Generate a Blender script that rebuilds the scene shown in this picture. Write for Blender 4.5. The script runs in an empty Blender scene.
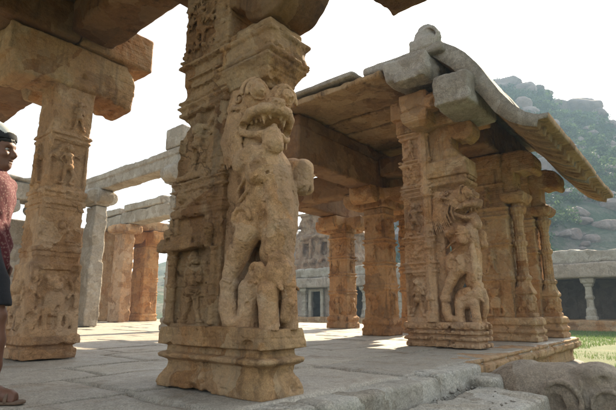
import bpy, math, random
import numpy as np

rng = np.random.default_rng(7)
random.seed(7)
scene = bpy.context.scene
COL = scene.collection

# ------------------------------------------------------------------ camera geometry (used to survey the photograph)
FPX, PITCH, YAW, EYE = 470.0, math.radians(12.6), math.radians(39.3), 0.5

def ray(px, py):
    x = (px - 308) / FPX; y = (205 - py) / FPX
    u = y * math.cos(PITCH) + math.sin(PITCH); fw = math.cos(PITCH) - y * math.sin(PITCH)
    return np.array([fw * math.cos(YAW) + x * math.sin(YAW), fw * math.sin(YAW) - x * math.cos(YAW), u])

def onx(px, py, x0):
    r = ray(px, py); return r * (x0 / r[0]) + [0, 0, EYE]

def ony(px, py, y0):
    r = ray(px, py); return r * (y0 / r[1]) + [0, 0, EYE]

def onz(px, py, z0):
    r = ray(px, py); return r * ((z0 - EYE) / r[2]) + [0, 0, EYE]

# ------------------------------------------------------------------ objects, names, labels
def tag(o, label=None, cat=None, group=None, kind=None):
    if label: o['label'] = label
    if cat: o['category'] = cat
    if group: o['group'] = group
    if kind: o['kind'] = kind
    elif label and cat: o['kind'] = 'thing'
    return o

def thing(name, label, cat, loc, group=None):
    o = bpy.data.objects.new(name, None)
    o.empty_display_size = 0.2
    COL.objects.link(o); o.location = loc
    return tag(o, label, cat, group)

def mesh_np(name, v, faces, mat, parent=None, smooth=True, loc=None, quads=True):
    """v (n,3) in world coordinates (or local to loc / parent), faces (m,k)."""
    v = np.asarray(v, 'f8'); faces = np.asarray(faces, 'i4')
    if parent is not None: v = v - np.array(parent.location)
    elif loc is not None: v = v - np.array(loc)
    me = bpy.data.meshes.new(name)
    k = faces.shape[1]
    me.vertices.add(len(v)); me.vertices.foreach_set('co', v.astype('f4').ravel())
    me.loops.add(faces.size); me.loops.foreach_set('vertex_index', faces.ravel())
    me.polygons.add(len(faces)); me.polygons.foreach_set('loop_start', np.arange(0, faces.size, k, dtype='i4'))
    me.update(calc_edges=True)
    if smooth: me.polygons.foreach_set('use_smooth', np.ones(len(faces), bool))
    me.materials.append(mat)
    o = bpy.data.objects.new(name, me); COL.objects.link(o)
    if parent is not None: o.parent = parent
    elif loc is not None: o.location = loc
    return o

def copy_tree(o, parent=None):
    c = o.copy(); COL.objects.link(c); c.parent = parent
    for ch in list(o.children): copy_tree(ch, c)
    return c

# ------------------------------------------------------------------ noise
_T = np.random.default_rng(3).random((32, 32, 32)).astype('f4') * 2 - 1

def vnoise(x, y, z, s, seed=0):
    o = seed * 7.31
    x = x / s + o; y = y / s + o * 1.7; z = z / s + o * .6
    xi = np.floor(x).astype('i4'); yi = np.floor(y).astype('i4'); zi = np.floor(z).astype('i4')
    fx = x - xi; fy = y - yi; fz = z - zi
    fx = fx * fx * (3 - 2 * fx); fy = fy * fy * (3 - 2 * fy); fz = fz * fz * (3 - 2 * fz)
    x0 = xi & 31; x1 = (xi + 1) & 31; y0 = yi & 31; y1 = (yi + 1) & 31; z0 = zi & 31; z1 = (zi + 1) & 31
    def L(a, b, t): return a + (b - a) * t
    return L(L(L(_T[x0, y0, z0], _T[x1, y0, z0], fx), L(_T[x0, y1, z0], _T[x1, y1, z0], fx), fy),
             L(L(_T[x0, y0, z1], _T[x1, y0, z1], fx), L(_T[x0, y1, z1], _T[x1, y1, z1], fx), fy), fz)

# ------------------------------------------------------------------ signed distance carving
class Frame:
    """a carved face: a to the viewer's right, b up, c outwards"""
    def __init__(s, o, u, n):
        s.o = np.array(o, float); s.u = np.array(u, float); s.n = np.array(n, float); s.w = np.array([0, 0, 1.])
    def p(s, a, b, c): return s.o + a * s.u + b * s.w + c * s.n
    def r(s, a, b, c): return np.abs(a * s.u) + np.abs(b * s.w) + np.abs(c * s.n)

class SDF:
    def __init__(s, lo, hi, h):
        s.h = h; s.lo = np.array(lo, float) - 3 * h
        n = np.ceil((np.array(hi, float) + 3 * h - s.lo) / h).astype(int) + 1
        s.ax = [(s.lo[i] + h * np.arange(n[i])).astype('f4') for i in range(3)]
        s.D = np.full(n, 5.0, 'f4')
    def op(s, fn, lo, hi, k=0.0, mode='u'):
        pad = k + 3 * s.h; sl = []
        for i in range(3):
            a = int(np.floor((lo[i] - pad - s.lo[i]) / s.h)); b = int(np.ceil((hi[i] + pad - s.lo[i]) / s.h)) + 1
            a = max(a, 0); b = min(b, len(s.ax[i]))
            if b <= a: return
            sl.append(slice(a, b))
        x = s.ax[0][sl[0]][:, None, None]; y = s.ax[1][sl[1]][None, :, None]; z = s.ax[2][sl[2]][None, None, :]
        d = fn(x, y, z); sl = tuple(sl); D = s.D[sl]
        if mode == 'd': s.D[sl] = D + d; return
        if mode == 'u':
            if k > 0:
                t = np.clip(.5 + .5 * (D - d) / k, 0, 1); s.D[sl] = D * (1 - t) + d * t - k * t * (1 - t)
            else: s.D[sl] = np.minimum(D, d)
        else:
            if k > 0:
                t = np.clip(.5 - .5 * (D + d) / k, 0, 1); s.D[sl] = D * (1 - t) - d * t + k * t * (1 - t)
            else: s.D[sl] = np.maximum(D, -d)
    def box(s, lo, hi, r=.008, k=0, mode='u'):
        lo = np.array(lo, float); hi = np.array(hi, float)
        lo, hi = np.minimum(lo, hi), np.maximum(lo, hi)
        c = (lo + hi) / 2; e = np.maximum((hi - lo) / 2 - r, .0005)
        def fn(x, y, z):
            qx = np.abs(x - c[0]) - e[0]; qy = np.abs(y - c[1]) - e[1]; qz = np.abs(z - c[2]) - e[2]
            return np.sqrt(np.maximum(qx, 0)**2 + np.maximum(qy, 0)**2 + np.maximum(qz, 0)**2) + np.minimum(np.maximum(qx, np.maximum(qy, qz)), 0) - r
        s.op(fn, lo, hi, k, mode)
    def ell(s, c, r, k=0, mode='u'):
        c = np.array(c, float); r = np.array(r, float) * np.ones(3)
        def fn(x, y, z):
            a, b, d = (x - c[0]), (y - c[1]), (z - c[2])
            k0 = np.sqrt((a / r[0])**2 + (b / r[1])**2 + (d / r[2])**2)
            k1 = np.sqrt((a / r[0]**2)**2 + (b / r[1]**2)**2 + (d / r[2]**2)**2) + 1e-6
            return k0 * (k0 - 1) / k1
        s.op(fn, c - r, c + r, k, mode)
    def cap(s, p, q, r1, r2=None, k=0, mode='u'):
        r2 = r1 if r2 is None else r2
        p = np.array(p, float); q = np.array(q, float); d = q - p; L = max(d @ d, 1e-9); m = max(r1, r2)
        def fn(x, y, z):
            t = np.clip(((x - p[0]) * d[0] + (y - p[1]) * d[1] + (z - p[2]) * d[2]) / L, 0, 1)
            return np.sqrt((x - p[0] - t * d[0])**2 + (y - p[1] - t * d[1])**2 + (z - p[2] - t * d[2])**2) - (r1 + (r2 - r1) * t)
        s.op(fn, np.minimum(p, q) - m, np.maximum(p, q) + m, k, mode)
    def chain(s, pts, k=0, mode='u'):
        for a, b in zip(pts[:-1], pts[1:]): s.cap(a[:3], b[:3], a[3], b[3], k, mode)
    def cyl(s, c, r, half, axis=2, k=0, mode='u', rr=.006):
        c = np.array(c, float); e = np.ones(3) * r; e[axis] = half
        def fn(x, y, z):
            q = [x - c[0], y - c[1], z - c[2]]; t = np.abs(q.pop(axis)) - half + rr
            w = np.sqrt(q[0]**2 + q[1]**2) - r + rr
            return np.sqrt(np.maximum(t, 0)**2 + np.maximum(w, 0)**2) + np.minimum(np.maximum(t, w), 0) - rr
        s.op(fn, c - e, c + e, k, mode)
    def torus(s, c, R, r, axis=2, k=0, mode='u'):
        c = np.array(c, float); e = np.ones(3) * (R + r); e[axis] = r
        def fn(x, y, z):
            q = [x - c[0], y - c[1], z - c[2]]; t = q.pop(axis)
            return np.sqrt((np.sqrt(q[0]**2 + q[1]**2) - R)**2 + t**2) - r
        s.op(fn, c - e, c + e, k, mode)
    def mould(s, lo, hi, prof, k=0, r=.0):
        """rectangular stack lo..hi (x, y) whose outline is offset by prof [(z, offset)]"""
        zs = [p[0] for p in prof]; of = [p[1] for p in prof]; m = max(of)
        cx, cy = (lo[0] + hi[0]) / 2, (lo[1] + hi[1]) / 2; ex, ey = (hi[0] - lo[0]) / 2, (hi[1] - lo[1]) / 2
        def fn(x, y, z):
            o = np.interp(z, zs, of).astype('f4')
            d = np.maximum(np.abs(x - cx) - ex, np.abs(y - cy) - ey) - o
            return np.maximum(d * .85, np.maximum(zs[0] - z, z - zs[-1]))
        s.op(fn, (lo[0] - m, lo[1] - m, zs[0]), (hi[0] + m, hi[1] + m, zs[-1]), k)
    def lathe(s, c, prof, k=0, flute=0, nf=8):
        zs = [p[0] for p in prof]; rs = [p[1] for p in prof]; m = max(rs)
        def fn(x, y, z):
            R = np.interp(z, zs, rs).astype('f4'); w = np.sqrt((x - c[0])**2 + (y - c[1])**2)
            if flute: R = R + flute * np.cos(np.arctan2(y - c[1], x - c[0]) * nf)
            return np.maximum((w - R) * .85, np.maximum(zs[0] - z, z - zs[-1]))
        s.op(fn, (c[0] - m, c[1] - m, zs[0]), (c[0] + m, c[1] + m, zs[-1]), k)
    def rough(s, *amps, seed=0):
        m = np.abs(s.D) < 4 * s.h + .03
        I = np.nonzero(m); x = s.ax[0][I[0]]; y = s.ax[1][I[1]]; z = s.ax[2][I[2]]
        d = s.D[m]
        for i, (sc, am) in enumerate(amps): d = d + am * vnoise(x, y, z, sc, seed + i + 1)
        s.D[m] = d
    def chip(s, n, lo, hi, r0, r1, seed=0):
        """knock spalls off: small ellipsoids subtracted near the surface"""
        g = np.random.default_rng(seed); lo = np.array(lo); hi = np.array(hi)
        for i in range(n * 12):
            c = lo + g.random(3) * (hi - lo)
            ii = tuple(int(np.clip(round((c[j] - s.lo[j]) / s.h), 0, len(s.ax[j]) - 1)) for j in range(3))
            r = r0 + g.random() * (r1 - r0)
            if r * .30 < s.D[ii] < r * .75:
                s.ell(c, r * (.8 + .7 * g.random(3)), r * .08, 's'); n -= 1
                if n <= 0: return
    def nets(s):
        D, h, lo = s.D, s.h, s.lo
        S = D < 0
        S[0] = S[-1] = False; S[:, 0] = S[:, -1] = False; S[:, :, 0] = S[:, :, -1] = False
        c = np.zeros(tuple(n - 1 for n in D.shape), 'i1')
        for a in (0, 1):
            for b in (0, 1):
                for d in (0, 1):
                    c += S[a:D.shape[0] - 1 + a, b:D.shape[1] - 1 + b, d:D.shape[2] - 1 + d]
        act = (c > 0) & (c < 8); I, J, K = np.nonzero(act)
        idx = np.full(act.shape, -1, 'i4'); idx[act] = np.arange(len(I))
        acc = np.zeros((len(I), 3)); cnt = np.zeros(len(I))
        cs = [(a, b, d) for a in (0, 1) for b in (0, 1) for d in (0, 1)]
        val = {q: D[I + q[0], J + q[1], K + q[2]] for q in cs}; sg = {q: S[I + q[0], J + q[1], K + q[2]] for q in cs}
        for q in cs:
            for ax in range(3):
                if q[ax]: continue
                w = list(q); w[ax] = 1; w = tuple(w)
                m = sg[q] != sg[w]
                den = val[q] - val[w]; den = np.where(np.abs(den) < 1e-9, 1e-9, den)
                t = np.clip(val[q] / den, 0, 1)
                for i in range(3):
                    acc[:, i] += np.where(m, q[i] + (t if i == ax else 0), 0)
                cnt += m
        v = (np.stack([I, J, K], 1) + acc / np.maximum(cnt, 1)[:, None]) * h + lo
        F = []
        for ax in range(3):
            sa = [slice(1, -1)] * 3; sb = [slice(1, -1)] * 3
            sa[ax] = slice(0, -1); sb[ax] = slice(1, None)
            A = S[tuple(sa)]; B = S[tuple(sb)]
            P = np.stack(np.nonzero(A != B), 1); ins = A[A != B]
            o = np.ones(3, int); o[ax] = 0; P = P + o
            d1 = np.zeros(3, int); d2 = np.zeros(3, int); d1[(ax + 1) % 3] = 1; d2[(ax + 2) % 3] = 1
            g = lambda Q: idx[Q[:, 0], Q[:, 1], Q[:, 2]]
            q = np.stack([g(P - d1 - d2), g(P - d2), g(P), g(P - d1)], 1)
            q[~ins] = q[~ins][:, ::-1]; F.append(q)
        F = np.concatenate(F); F = F[(F >= 0).all(1)]
        return v, F
    def obj(s, name, mat, parent=None, loc=None):
        v, F = s.nets()
        return mesh_np(name, v, F, mat, parent, True, loc)

def stone_block(name, label, cat, lo, hi, mat, group=None, h=None, r=.02, rough=((.30, .010), (.06, .005)), seed=0, chips=6, parent=None, extra=None):
    lo = np.array(lo, float); hi = np.array(hi, float)
    h = h or max(.018, float(np.max(hi - lo)) / 90)
    S = SDF(lo, hi, h); S.box(lo, hi, r)
    if extra: extra(S)
    if chips: S.chip(chips, lo, hi, h * 1.5, h * 4 + .02, seed + 11)
    S.rough(*rough, seed=seed)
    if parent is not None: return S.obj(name, mat, parent)
    o = S.obj(name, mat, loc=((lo[0] + hi[0]) / 2, (lo[1] + hi[1]) / 2, lo[2]))
    return tag(o, label, cat, group)
# ------------------------------------------------------------------ materials
class NT:
    def __init__(s, name):
        s.m = bpy.data.materials.new(name); s.m.use_nodes = True
        s.t = s.m.node_tree; s.t.nodes.clear()
        s.out = s.n('ShaderNodeOutputMaterial'); s.b = s.n('ShaderNodeBsdfPrincipled')
        s.l(s.b.outputs[0], s.out.inputs[0])
    def n(s, ty, **kw):
        q = s.t.nodes.new(ty)
        for k, v in kw.items(): setattr(q, k, v)
        return q
    def l(s, a, b): s.t.links.new(a, b)
    def setin(s, sock, v):
        if hasattr(v, 'is_output') or isinstance(v, bpy.types.NodeSocket): s.l(v, sock)
        else: sock.default_value = v
    def coords(s, rnd=True, scale=(1, 1, 1)):
        tc = s.n('ShaderNodeTexCoord'); out = tc.outputs['Object']
        if rnd:
            oi = s.n('ShaderNodeObjectInfo'); mm = s.n('ShaderNodeVectorMath', operation='SCALE')
            cx = s.n('ShaderNodeCombineXYZ')
            for i in range(3): s.l(oi.outputs['Random'], cx.inputs[i])
            s.l(cx.outputs[0], mm.inputs[0]); mm.inputs['Scale'].default_value = 37.0
            ad = s.n('ShaderNodeVectorMath', operation='ADD'); s.l(out, ad.inputs[0]); s.l(mm.outputs[0], ad.inputs[1]); out = ad.outputs[0]
        if scale != (1, 1, 1):
            mp = s.n('ShaderNodeMapping'); mp.inputs['Scale'].default_value = scale; s.l(out, mp.inputs[0]); out = mp.outputs[0]
        return out
    def noise(s, vec, scale, detail=6, rough=.6, dist=0):
        q = s.n('ShaderNodeTexNoise'); q.inputs['Scale'].default_value = scale; q.inputs['Detail'].default_value = detail
        q.inputs['Roughness'].default_value = rough; q.inputs['Distortion'].default_value = dist
        s.l(vec, q.inputs['Vector']); return q.outputs[0]
    def ramp(s, fac, a, b, lo=0., hi=1.):
        q = s.n('ShaderNodeMapRange'); s.l(fac, q.inputs[0])
        q.inputs[1].default_value = a; q.inputs[2].default_value = b; q.inputs[3].default_value = lo; q.inputs[4].default_value = hi
        return q.outputs[0]
    def mix(s, fac, a, b, mode='MIX'):
        q = s.n('ShaderNodeMix', data_type='RGBA', blend_type=mode)
        s.setin(q.inputs[0], fac)
        for sock, v in ((q.inputs[6], a), (q.inputs[7], b)):
            if isinstance(v, tuple): sock.default_value = (*v, 1) if len(v) == 3 else v
            else: s.l(v, sock)
        return q.outputs[2]
    def math(s, op, a, b=0.):
        q = s.n('ShaderNodeMath', operation=op); s.setin(q.inputs[0], a); s.setin(q.inputs[1], b); return q.outputs[0]
    def bump(s, hgt, strength, dist, prev=None):
        q = s.n('ShaderNodeBump'); q.inputs['Strength'].default_value = strength; q.inputs['Distance'].default_value = dist
        s.l(hgt, q.inputs['Height'])
        if prev is not None: s.l(prev, q.inputs['Normal'])
        return q.outputs[0]
    def rgbval(s, v):
        q = s.n('ShaderNodeCombineColor'); [s.l(v, q.inputs[i]) for i in range(3)]; return q.outputs[0]

def stone(name, a, b, stain, pale, stain_amt=.7, pale_amt=.5, streak=.5, sp=(.72, 1.2), bump=.6, fine=110., big=1.1, carved=0., lines=0.):
    N = NT(name); v = N.coords(); vs = N.coords(True, (5, 5, .45))
    col = N.mix(N.ramp(N.noise(v, big, 5, .6, .6), .38, .62), a, b)
    col = N.mix(N.ramp(N.noise(v, 2.7, 7, .65, .4), .53, .68, 0, pale_amt), col, pale)
    col = N.mix(N.ramp(N.noise(v, 1.9, 8, .7, .8), .56, .68, 0, stain_amt), col, stain)
    col = N.mix(N.ramp(N.noise(vs, 1.5, 5, .6), .56, .70, 0, streak), col, (stain[0] * .45, stain[1] * .42, stain[2] * .4))
    mid = N.noise(v, 16, 8, .7); fin = N.noise(v, fine, 3, .8)
    col = N.mix(1.0, col, N.rgbval(N.ramp(mid, .3, .7, .66, 1.28)), 'MULTIPLY')
    col = N.mix(1.0, col, N.rgbval(N.ramp(fin, .35, .65, *sp)), 'MULTIPLY')
    # weathered skin: angular flakes lost to a paler stone, and thin dark cracks
    wv = N.n('ShaderNodeVectorMath', operation='ADD'); N.l(v, wv.inputs[0]); dn = N.n('ShaderNodeTexNoise'); dn.inputs['Scale'].default_value = 6; dn.inputs['Detail'].default_value = 5; N.l(v, dn.inputs['Vector'])
    ds = N.n('ShaderNodeVectorMath', operation='SCALE'); N.l(dn.outputs['Color'], ds.inputs[0]); ds.inputs['Scale'].default_value = .22; N.l(ds.outputs[0], wv.inputs[1])
    vo = N.n('ShaderNodeTexVoronoi'); vo.inputs['Scale'].default_value = 3.2; N.l(wv.outputs[0], vo.inputs['Vector'])
    sep = N.n('ShaderNodeSeparateColor'); N.l(vo.outputs['Color'], sep.inputs[0])
    col = N.mix(N.ramp(sep.outputs[0], .0, 1, 0, .42), col, pale); col = N.mix(N.ramp(sep.outputs[1], .55, 1, 0, .45), col, stain)
    ve = N.n('ShaderNodeTexVoronoi', feature='DISTANCE_TO_EDGE'); ve.inputs['Scale'].default_value = 2.1; N.l(wv.outputs[0], ve.inputs['Vector'])
    crk = N.math('MULTIPLY', N.ramp(ve.outputs[0], .004, .014, 1, 0), N.ramp(N.noise(v, 1.3, 3), .56, .64))
    col = N.mix(N.math('MULTIPLY', crk, .6), col, (stain[0] * .3, stain[1] * .3, stain[2] * .3))
    N.l(col, N.b.inputs['Base Color']); N.b.inputs['Roughness'].default_value = .88
    N.b.inputs['Specular IOR Level'].default_value = .25
    nb = N.bump(N.noise(v, 7, 8, .68, .5), bump, .07); nb = N.bump(mid, bump, .035, nb); nb = N.bump(N.noise(v, 45, 6, .7), bump * .9, .014, nb); nb = N.bump(fin, bump * .5, .004, nb)
    if carved:      # close-set lobed ornament and pecked chisel marks
        sv = N.n('ShaderNodeTexVoronoi', feature='SMOOTH_F1'); sv.inputs['Scale'].default_value = 24; sv.inputs['Smoothness'].default_value = .25; N.l(wv.outputs[0], sv.inputs['Vector'])
        h1 = N.math('MULTIPLY', N.ramp(sv.outputs['Distance'], .1, .7, 1, 0), N.ramp(N.noise(v, 4.5, 3), .42, .55))
        nb = N.bump(h1, carved, .035, nb)
        s2 = N.n('ShaderNodeTexVoronoi'); s2.inputs['Scale'].default_value = 60; N.l(v, s2.inputs['Vector'])
        nb = N.bump(N.ramp(s2.outputs['Distance'], 0, .8, 1, 0), carved * .5, .012, nb)
    if lines:       # incised horizontal string lines, worn away in patches
        wt = N.n('ShaderNodeTexWave', wave_type='BANDS', bands_direction='Z'); wt.inputs['Scale'].default_value = 4.2; wt.inputs['Distortion'].default_value = 1.2; wt.inputs['Detail'].default_value = 3; N.l(v, wt.inputs['Vector'])
        h2 = N.math('MULTIPLY', N.ramp(wt.outputs['Fac'], .0, .25), N.ramp(N.noise(v, 3.1, 3), .44, .54))
        nb = N.bump(h2, lines, .03, nb)
    N.l(nb, N.b.inputs['Normal'])
    return N.m

M = {}
M['warm'] = stone('warm_granite', (.42, .25, .115), (.35, .165, .06), (.14, .06, .024), (.52, .39, .245), .9, .65, .75, lines=.35, carved=.25)
M['carve'] = stone('pale_carved_granite', (.51, .295, .145), (.40, .20, .085), (.13, .055, .024), (.60, .43, .285), .8, .6, .5, carved=.42)
M['orange'] = stone('bounce_orange_granite', (.52, .25, .085), (.40, .165, .05), (.15, .06, .025), (.54, .34, .17), .7, .35, .6)  # warm bounce light put into the base colour of one court pillar
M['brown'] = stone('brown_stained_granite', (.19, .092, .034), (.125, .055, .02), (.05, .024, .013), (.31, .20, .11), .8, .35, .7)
M['grey'] = stone('grey_granite', (.36, .315, .26), (.30, .25, .195), (.15, .115, .08), (.47, .43, .375), .5, .6, .4, (.62, 1.3), .7, 80.)
M['palegrey'] = stone('pale_grey_granite', (.37, .315, .245), (.30, .24, .175), (.17, .125, .08), (.47, .42, .35), .45, .6, .35, (.8, 1.15))
M['parapet'] = stone('weathered_limewash_stone', (.37, .295, .235), (.29, .225, .17), (.14, .105, .08), (.46, .395, .33), .5, .5, .6)
M['edge'] = stone('speckled_edge_granite', (.47, .425, .35), (.40, .345, .265), (.19, .145, .10), (.58, .55, .49), .45, .6, .3, (.5, 1.4), .7, 75.)
M['eave'] = stone('dull_brown_eave_granite', (.33, .205, .10), (.25, .14, .06), (.10, .05, .025), (.42, .31, .19), .85, .5, .8)  # dull brown of the eave undersides and the pavilion roof slabs
M['inner'] = stone('smoke_stained_granite', (.38, .195, .08), (.28, .125, .045), (.075, .035, .018), (.46, .31, .17), .95, .5, .95, carved=.3)
M['dark'] = stone('dark_granite', (.15, .11, .08), (.10, .072, .052), (.05, .036, .026), (.19, .15, .11), .5, .3, .5)  # darkness of the cloister openings put into the stone colour; also the floor bedding
M['brick'] = stone('old_red_brick', (.29, .165, .09), (.22, .125, .07), (.07, .045, .03), (.40, .32, .23), .6, .6, .4)
M['beast'] = stone('pinkish_granite', (.42, .335, .25), (.36, .27, .19), (.17, .115, .075), (.45, .385, .31), .5, .5, .25, (.62, 1.32), .8, 70.)

def paving_mat():
    N = NT('paving_granite'); v = N.coords(False)
    at = N.n('ShaderNodeAttribute', attribute_name='tint')
    col = N.mix(N.ramp(N.noise(v, .55, 5, .6, .5), .35, .65), (.325, .282, .225), (.385, .325, .245))
    col = N.mix(N.ramp(at.outputs['Fac'], 0, 1, 0, .6), col, (.26, .23, .185))
    col = N.mix(N.ramp(N.noise(v, 2.2, 8, .7, .5), .52, .66, 0, .8), col, (.20, .145, .09))
    col = N.mix(N.ramp(N.noise(v, 5, 8, .7, 1.0), .60, .72, 0, .55), col, (.52, .475, .40))
    mid = N.noise(v, 14, 8, .7); fin = N.noise(v, 90, 3, .8)
    col = N.mix(1.0, col, N.rgbval(N.ramp(mid, .3, .7, .80, 1.16)), 'MULTIPLY')
    col = N.mix(1.0, col, N.rgbval(N.ramp(fin, .35, .65, .58, 1.34)), 'MULTIPLY')
    N.l(col, N.b.inputs['Base Color'])
    N.l(N.ramp(N.noise(v, 3, 5), .35, .65, .55, .85), N.b.inputs['Roughness'])
    nb = N.bump(N.noise(v, 5, 6, .6), .5, .05); nb = N.bump(mid, .5, .02, nb); nb = N.bump(fin, .3, .004, nb)
    N.l(nb, N.b.inputs['Normal']); return N.m
M['paving'] = paving_mat()

def soil_mat():
    N = NT('dry_grassy_soil'); v = N.coords(False)
    col = N.mix(N.ramp(N.noise(v, .35, 6, .65, .6), .40, .6), (.075, .11, .03), (.13, .14, .055))
    col = N.mix(N.ramp(N.noise(v, 1.6, 8, .7), .55, .68, 0, .8), col, (.23, .175, .11))
    col = N.mix(1.0, col, N.rgbval(N.ramp(N.noise(v, 40, 4, .8), .3, .7, .6, 1.35)), 'MULTIPLY')
    N.l(col, N.b.inputs['Base Color']); N.b.inputs['Roughness'].default_value = .95
    N.l(N.bump(N.noise(v, 25, 6, .7), .8, .05), N.b.inputs['Normal']); return N.m
M['soil'] = soil_mat()

def hill_mat():
    N = NT('scrubby_hillside'); v = N.coords(False)
    col = N.mix(N.ramp(N.noise(v, .09, 8, .7, .5), .45, .58), (.04, .07, .028), (.17, .145, .11))
    col = N.mix(N.ramp(N.noise(v, .35, 8, .7), .50, .62, 0, .85), col, (.045, .07, .026))
    col = N.mix(1.0, col, N.rgbval(N.ramp(N.noise(v, 2.0, 6, .8), .3, .7, .6, 1.4)), 'MULTIPLY')
    N.l(col, N.b.inputs['Base Color']); N.b.inputs['Roughness'].default_value = .95
    N.l(N.bump(N.noise(v, 1.2, 8, .7), 1, .8), N.b.inputs['Normal']); return N.m
M['hill'] = hill_mat()
def boulder_mat():
    N = NT('boulder_granite'); v = N.coords(); vs = N.coords(True, (1, 1, .15))
    col = N.mix(N.ramp(N.noise(v, .25, 6, .6, .5), .4, .6), (.20, .14, .115), (.25, .20, .175))
    col = N.mix(N.ramp(N.noise(vs, .9, 6, .7), .52, .66, 0, .75), col, (.13, .10, .09))
    col = N.mix(1.0, col, N.rgbval(N.ramp(N.noise(v, 3.0, 8, .75), .3, .7, .72, 1.25)), 'MULTIPLY')
    N.l(col, N.b.inputs['Base Color']); N.b.inputs['Roughness'].default_value = .9
    N.l(N.bump(N.noise(v, .9, 8, .7), .9, .6), N.b.inputs['Normal']); return N.m
M['boulder'] = boulder_mat()

def plain(name, col, rough=.8, var=.25, scale=30, bump=.2, spec=.3, trans=0):
    N = NT(name); v = N.coords(False)
    c = N.mix(1.0, col, N.rgbval(N.ramp(N.noise(v, scale, 6, .7), .3, .7, 1 - var, 1 + var)), 'MULTIPLY')
    N.l(c, N.b.inputs['Base Color']); N.b.inputs['Roughness'].default_value = rough; N.b.inputs['Specular IOR Level'].default_value = spec
    if bump: N.l(N.bump(N.noise(v, scale * 2, 5, .6), bump, .01), N.b.inputs['Normal'])
    return N.m
def leaf_mat(name, c1, c2):
    N = NT(name); g = N.n('ShaderNodeNewGeometry')
    col = N.mix(N.ramp(g.outputs['Random Per Island'], 0, 1), c1, c2)
    N.l(col, N.b.inputs['Base Color']); N.b.inputs['Roughness'].default_value = .7
    tr = N.n('ShaderNodeBsdfTranslucent'); N.l(col, tr.inputs[0])
    mx = N.n('ShaderNodeMixShader'); mx.inputs[0].default_value = .3
    N.l(N.b.outputs[0], mx.inputs[1]); N.l(tr.outputs[0], mx.inputs[2]); N.l(mx.outputs[0], N.out.inputs[0]); return N.m
M['leaf'] = leaf_mat('scrub_leaf', (.035, .075, .022), (.085, .13, .04))
M['grass'] = leaf_mat('grass_blade', (.10, .19, .04), (.17, .21, .06))
M['skin'] = plain('brown_skin', (.13, .055, .03), .55, .12, 60, .08, .4)
M['hair'] = plain('black_hair', (.012, .010, .009), .5, .3, 200, .3)
M['capw'] = plain('white_cap_cloth', (.62, .60, .55), .9, .1, 120, .2)
M['capb'] = plain('black_cap_cloth', (.02, .02, .022), .9, .2, 120, .2)
M['shorts'] = plain('black_shorts_cloth', (.014, .014, .018), .9, .3, 80, .3)
M['sandal'] = plain('brown_leather', (.13, .08, .05), .7, .25, 60, .2)
M['eyew'] = plain('eye_white', (.34, .30, .27), .3, .02, 10, 0)
M['iris'] = plain('dark_iris', (.02, .012, .008), .2, .05, 10, 0)
def shirt_mat():
    N = NT('red_print_shirt_cloth'); v = N.coords(False)
    vo = N.n('ShaderNodeTexVoronoi'); vo.inputs['Scale'].default_value = 60; N.l(v, vo.inputs['Vector'])
    f = N.ramp(vo.outputs['Distance'], .30, .42)
    col = N.mix(f, (.17, .085, .075), (.085, .010, .013))
    vo2 = N.n('ShaderNodeTexVoronoi'); vo2.inputs['Scale'].default_value = 70; N.l(v, vo2.inputs['Vector'])
    col = N.mix(N.ramp(vo2.outputs['Distance'], .18, .25, .6, 0), col, (.16, .02, .03))
    N.l(col, N.b.inputs['Base Color']); N.b.inputs['Roughness'].default_value = .9
    N.l(N.bump(N.noise(v, 14, 4), .3, .03), N.b.inputs['Normal']); return N.m
M['shirt'] = shirt_mat()
# ------------------------------------------------------------------ carved motifs
def rel_person(S, F, a, b, h, pose=0, t=1.0, flip=1):
    """a relief figure of height h standing at (a, b) on face F"""
    k = .018 * h; f = flip; P = lambda x, y, c=.03: F.p(a + f * x * h, b + y * h, c * h * t)
    R = lambda x, y, c: F.r(x * h, y * h, c * h * t)
    S.ell(P(.02, .89), R(.075, .085, .09), k); S.ell(P(0, .985), R(.06, .05, .06), k); S.ell(P(-.075, .94), R(.05, .05, .05), k)
    S.ell(P(.0, .70), R(.115, .12, .10), k); S.ell(P(.02, .57), R(.085, .10, .085), k); S.ell(P(.0, .45), R(.125, .09, .10), k)
    w = .058 * h
    if pose == 0:      # dancer, one knee bent, arm raised
        S.chain([(*P(.06, .42), w), (*P(.16, .24), w * .85), (*P(.07, .05), w * .6)], k); S.ell(P(.12, .02), R(.08, .03, .05), k)
        S.chain([(*P(-.06, .42), w), (*P(-.09, .22), w * .85), (*P(-.10, .03), w * .6)], k); S.ell(P(-.14, .02), R(.08, .03, .05), k)
        S.chain([(*P(.11, .77), w * .7), (*P(.25, .72), w * .55), (*P(.34, .86), w * .45)], k)
        S.chain([(*P(-.11, .77), w * .7), (*P(-.21, .62), w * .55), (*P(-.10, .52), w * .45)], k)
    else:              # standing, hands folded, staff
        S.chain([(*P(.06, .42), w), (*P(.09, .22), w * .85), (*P(.15, .03), w * .65)], k); S.ell(P(.19, .02), R(.08, .03, .05), k)
        S.chain([(*P(-.06, .42), w), (*P(-.13, .22), w * .85), (*P(-.20, .03), w * .65)], k); S.ell(P(-.23, .02), R(.08, .03, .05), k)
        S.chain([(*P(.12, .76), w * .75), (*P(.17, .60), w * .6), (*P(.0, .66, .1), w * .5)], k)
        S.chain([(*P(-.12, .76), w * .75), (*P(-.15, .58), w * .6), (*P(.03, .70, .1), w * .5)], k)
        S.cap(P(-.22, .40), P(-.10, .98), w * .28, w * .28, k * .5)
    S.torus(P(0, .44), .11 * h, .018 * h, 2, k * .5)

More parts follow.
